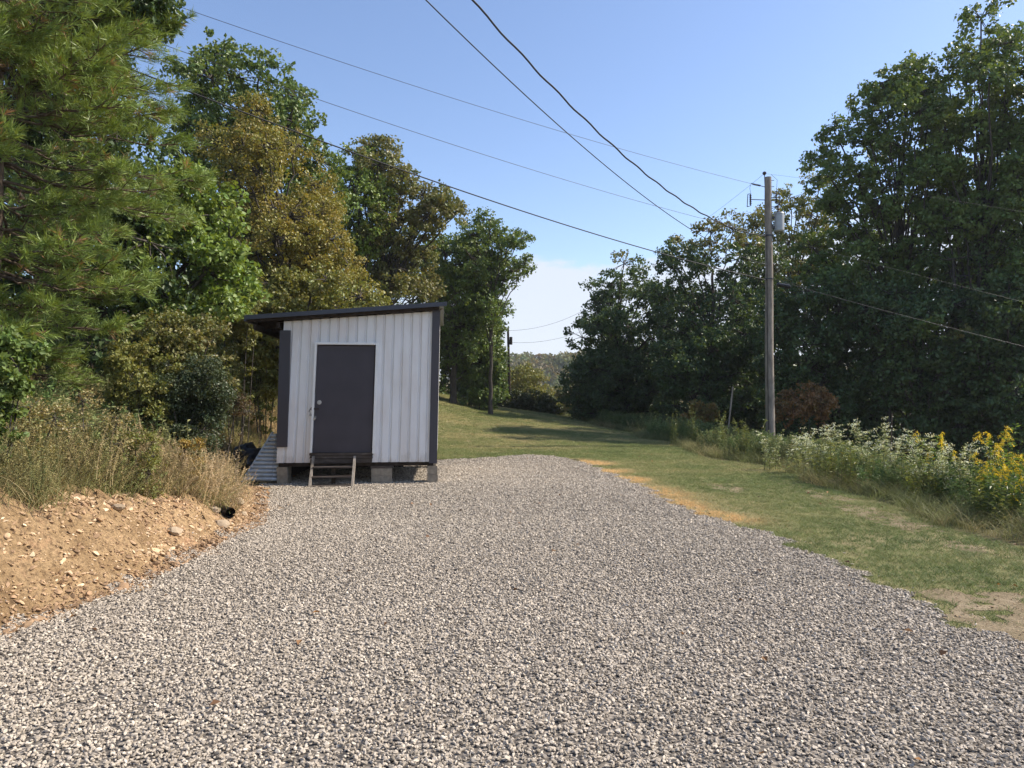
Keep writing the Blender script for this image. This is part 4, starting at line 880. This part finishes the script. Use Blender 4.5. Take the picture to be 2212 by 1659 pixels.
def fit(A, px1, py1, pxm, pym, z1, k=1.7, n_=60):
    """sagging cable: straight in plan from A past the sight line of (px1,py1), its height a parabola"""
    r = ray(px1, py1); d1 = (z1-CAMZ)/r[2]*1.0; B = np.array([r[0]*d1, r[1]*d1, z1]); rm = ray(pxm, pym); c = rm[0]/rm[1]
    t = (c*A[1]-A[0])/((B[0]-A[0])-c*(B[1]-A[1])); ym = A[1]+(B[1]-A[1])*t; zm = CAMZ+rm[2]/rm[1]*ym
    q = ((zm-A[2])/t-(B[2]-A[2]))/(t-1); p_ = (B[2]-A[2])-q
    tt = np.linspace(0, k, n_)[:, None]; P = A+(B-A)*tt; P[:, 2] = A[2]+p_*tt[:, 0]+q*tt[:, 0]**2; return P
def cable(name, label, P, r, mat, twist=False):
    if twist: t = np.arange(len(P)); P = P.copy(); P[:, 2] += .012*np.sin(t*1.1); P[:, 0] += .012*np.cos(t*1.1)
    tb = TB(); tb.tube(P-P[0], r, 6); o = tb.build(name, M[mat]); o.location = P[0]; tag(o, label, 'cable', W)
A = P0(396, -.6); cable('power_line', 'thin uppermost wire running left from the top of the near pole', fit(A, 375, 10, 1000, 219, A[2]+1.2), .006, 'alu')
A = P0(506, -.1); cable('power_line', 'thin lower wire running left, just above the thick telephone cable', fit(A, 385, 108, 1080, 345, A[2]+1.3), .006, 'alu')
A = P0(605, -.1); cable('telephone_cable', 'thick black cable running left over the shed roof', fit(A, 245, 135, 1000, 413, A[2]+1.6), .014, 'cable')
A = P0(572, -.1); cable('service_cable', 'straight black cable coming overhead, left of the twisted one', fit(A, 920, 0, 1225, 287, A[2]+.7), .009, 'cable')
A = P0(509, -.1); cable('service_cable', 'thick twisted black cable coming overhead to the near pole', fit(A, 1020, 0, 1321, 312, A[2]+.5, n_=140), .017, 'cable', True)
wire('power_line', 'uppermost wire running right from the near pole past the large oak', [P0(374, -.12), at(1950, 416, 25.0), at(2330, 478, 24.5)], .003, 'alu', group=W)
wire('power_line', 'middle wire running right in front of the large oak', [P0(508, .1), at(1920, 578, 25.0), at(2330, 682, 24.5)], .0035, 'alu', group=W)
wire('telephone_cable', 'lowest cable running right from the black splice case', [P0(602, .1), at(1900, 668, 25.0), at(2330, 778, 24.5)], .006, 'alu', group=W)
wire('guy_wire', 'short wire slanting down left from the pole top insulator', [P0(372, -.13), at(1530, 470, 27)], .004, 'alu', .02, group=W)
a_, b_ = at(1678, 614, 25.45), at(1708, 620, 25.4); mb = MB(); mb.tube([a_, a_+(b_-a_)*.1, a_+(b_-a_)*.9, b_], [.03, .075, .075, .03], 12); tag(mb.build('splice_case', M['plastic']), 'black splice case hanging on the cable right of the near pole', 'splice case')
# far pole
FD = 58; FX = at(1101, 864, FD)[0]; FZ = float(terrain(FX, FD)); fp = empty('utility_pole', (FX, FD, FZ)); tag(fp, 'small distant dark utility pole in the gap between the tree lines', 'utility pole')
tb = TB(); zt2 = CAMZ+157/F*FD-FZ; tb.tube(np.array([[.0, 0, -.2], [-.06, 0, zt2*.5], [-.14, 0, zt2]]), np.array([.13, .11, .09]), 10); tb.build('pole_shaft', M['timber'], fp)
mb = MB(); mb.tube([(.1, 0, zt2-1.35), (.1, 0, zt2-.75)], .12, 14); mb.build('transformer_can', M['timber'], fp); mb = MB(); mb.box(-.15, .1, -.05, .05, zt2-1.05, zt2-.98); mb.build('bracket', M['timber'], fp)
wire('power_line', 'faint upper wire running right from the distant pole', [np.array([FX-.14, FD, CAMZ+150/F*FD]), at(1190, 700, 59), at(1275, 662, 61)], .011, 'alu', group='faint wires at the distant pole')
wire('power_line', 'faint lower wire running right from the distant pole', [np.array([FX, FD, CAMZ+125/F*FD]), at(1180, 736, 59), at(1260, 715, 61)], .011, 'alu', group='faint wires at the distant pole')

# ================================================================== flowering weeds on the right verge
def flower_weed(name, label, px, d, h, kind, seed, nst=8, group=None):
    rg = np.random.RandomState(seed); x = (px-1106)/F*d; b = np.array([x, d, float(terrain(x, d))-.02]); root = empty(name, b); tag(root, label, 'wildflower' if kind != 'green' else 'weed', group)
    tb = TB(); LC = []; LD = []; FC = []; FS = []
    for s in range(nst):
        az = rg.uniform(0, 6.28); le = rg.uniform(.05, .38); hh = h*rg.uniform(.5, 1.08); bb = rg.normal(0, .12, 2); t = np.linspace(0, 1, 7)
        c = np.c_[bb[0]+le*hh*t**1.6*math.cos(az), bb[1]+le*hh*t**1.6*math.sin(az), hh*t]; tb.tube(c, np.linspace(.006, .002, 7), 4)
        tt = rg.uniform(.1, .95, 46); LC.append(np.stack([np.interp(tt, t, c[:, k]) for k in range(3)], -1)); LD.append(rg.normal(size=(46, 3))*np.array([1, 1, .3])+np.array([0, 0, .15]))
        top = c[-1]
        if kind == 'gold' and rg.rand() < .35: continue
        if kind == 'white':
            if rg.rand() < .3: continue
            for q in range(5):
                e_ = top+np.array([*rg.normal(0, .06, 2), rg.uniform(-.16, .02)]); tb.tube(np.array([c[-2], (c[-2]+e_)/2, e_]), .0015, 3)
                k = 16; FC.append(e_+rg.normal(0, 1, (k, 3))*np.array([.028, .028, .010])); FS.append(rg.uniform(.012, .022, k))
        if kind == 'gold':
            for q in range(6):
                a2 = rg.uniform(0, 6.28); u = np.linspace(0, 1, 16); ln = rg.uniform(.05, .12); z0 = -q*.03
                e_ = top+np.array([0, 0, z0])+np.c_[np.cos(a2)*u*ln, np.sin(a2)*u*ln, .06*u-.09*u*u]; e_ = np.repeat(e_, 2, 0); FC.append(e_+rg.normal(0, .007, e_.shape)); FS.append(rg.uniform(.010, .018, len(e_)))
    o = tb.build('stems', M['stem'], root); LC = np.concatenate(LC); V, Q = leaves(LC, rg.uniform(.05, .10, len(LC)), rg, .13, .6, dirs=np.concatenate(LD))
    qmesh('leaves', V, Q, M['leaf'], root, fcol=palette(rg, len(LC), {'white': [(.17,.20,.10),(.25,.27,.16)], 'gold': [(.08,.14,.03),(.14,.19,.04)], 'green': [(.1,.13,.04),(.15,.16,.05)]}[kind]))
    if FC:
        FC = np.concatenate(FC); FS = np.concatenate(FS); V, Q = leaves(FC, FS, rg, .5, 1.0); qmesh('flowers', V, Q, M['leaf'], root, fcol=palette(rg, len(FC), [(.42,.45,.36),(.55,.57,.50)] if kind == 'white' else [(.45,.36,.03),(.58,.44,.035)], .15))
M['stem'] = simple('green_stem', (.12, .13, .05), .8)
GW = 'white flowering weeds along the right verge'; GG = 'goldenrods along the right verge'; GN = 'leafy weeds along the right verge'
for k, (px, d_, h_, lb) in enumerate([(1655,17,.95,'white topped weed just left below the near utility pole'),(1720,16.2,1.0,'white topped weed right of the near utility pole base'),(1762,15.4,1.0,'second white topped weed right of the near utility pole'),(1815,15.2,1.1,'white topped weed behind the yellowish verge weed'),
    (1850,14.6,1.2,'tall white topped weed at the highest point of the verge'),(1893,14.0,1.2,'tall white topped weed with a bare stalk beside it'),(1935,13.4,1.0,'white topped weed just right of the bare stalk'),(1965,12.8,1.05,'dense white topped weed between bare stalk and small goldenrod'),
    (2020,12.3,1.0,'creamy topped weed right of the small goldenrod'),(2052,11.9,.95,'creamy topped weed in the dense clump left of the yellow flowers'),(2085,11.4,.9,'last creamy topped weed before the yellow flowers')]):
    flower_weed('boneset_plant', lb, px, d_, h_, 'white', 200+k, 11, GW)
for k, (px, d_, h_, lb) in enumerate([(2001,12.6,1.12,'small lone goldenrod among the white topped weeds'),(2122,10.8,.98,'leftmost goldenrod of the yellow group at the right edge'),(2155,10.6,1.05,'second goldenrod of the yellow group at the right edge'),(2178,10.9,1.25,'tall goldenrod rising above the yellow group'),(2205,10.4,1.15,'tall goldenrod cut by the right picture edge'),(2195,9.8,.95,'low bright goldenrod in front of the tall ones'),(2165,10.0,.75,'lowest goldenrod of the yellow group')]):
    flower_weed('goldenrod_plant', lb, px, d_, h_, 'gold', 230+k, 9, GG)
for k, (px, d_, h_, lb) in enumerate([(1455,26,1.3,'dark leafy weed at the lawn edge farthest left of the pole'),(1500,25,1.5,'tall leafy weed left of the near utility pole'),(1560,23,1.3,'leafy weed between tall weed and the near utility pole'),(1840,13.6,.95,'yellowish leafy weed in front of the tall white topped ones'),(1610,20,1.1,'leafy weed just left of the near utility pole base'),(1785,14.3,.9,'leafy green weed below the white tops'),(1990,11.6,.7,'leafy weed in front of the creamy clump'),(2140,9.6,.6,'dark leafy weed in front of the goldenrods')]):
    flower_weed('leafy_weed', lb, px, d_, h_, 'green', 260+k, 12, GN)
q = at(1921, 1000, 14); wire('dead_stalk', 'thin bare dead stalk standing among the white topped weeds', [np.array([q[0], 14, float(terrain(q[0], 14))]), np.array([q[0]+.06, 14, 1.35])], .012, 'wood')['category'] = 'stalk'
q = at(1575, 925, 27); wire('dead_stalk', 'thin leaning dead pole in the dark wood left of the near utility pole', [np.array([q[0]-.1, 27, float(terrain(q[0], 27))]), at(1583, 835, 27)], .03, 'greywood')['category'] = 'stalk'

# ================================================================== haze
m, n = newmat('haze_air'); pv = nd(n, 'ShaderNodeVolumePrincipled'); pv.inputs['Color'].default_value = (.86, .91, 1, 1); pv.inputs['Density'].default_value = .0003; pv.inputs['Anisotropy'].default_value = .2
o_ = nd(n, 'ShaderNodeOutputMaterial'); n.links.new(pv.outputs[0], o_.inputs['Volume'])
mb = MB(); mb.box(-560, 560, -65, 720, -50, 40); tag(mb.build('haze', m), kind='stuff')
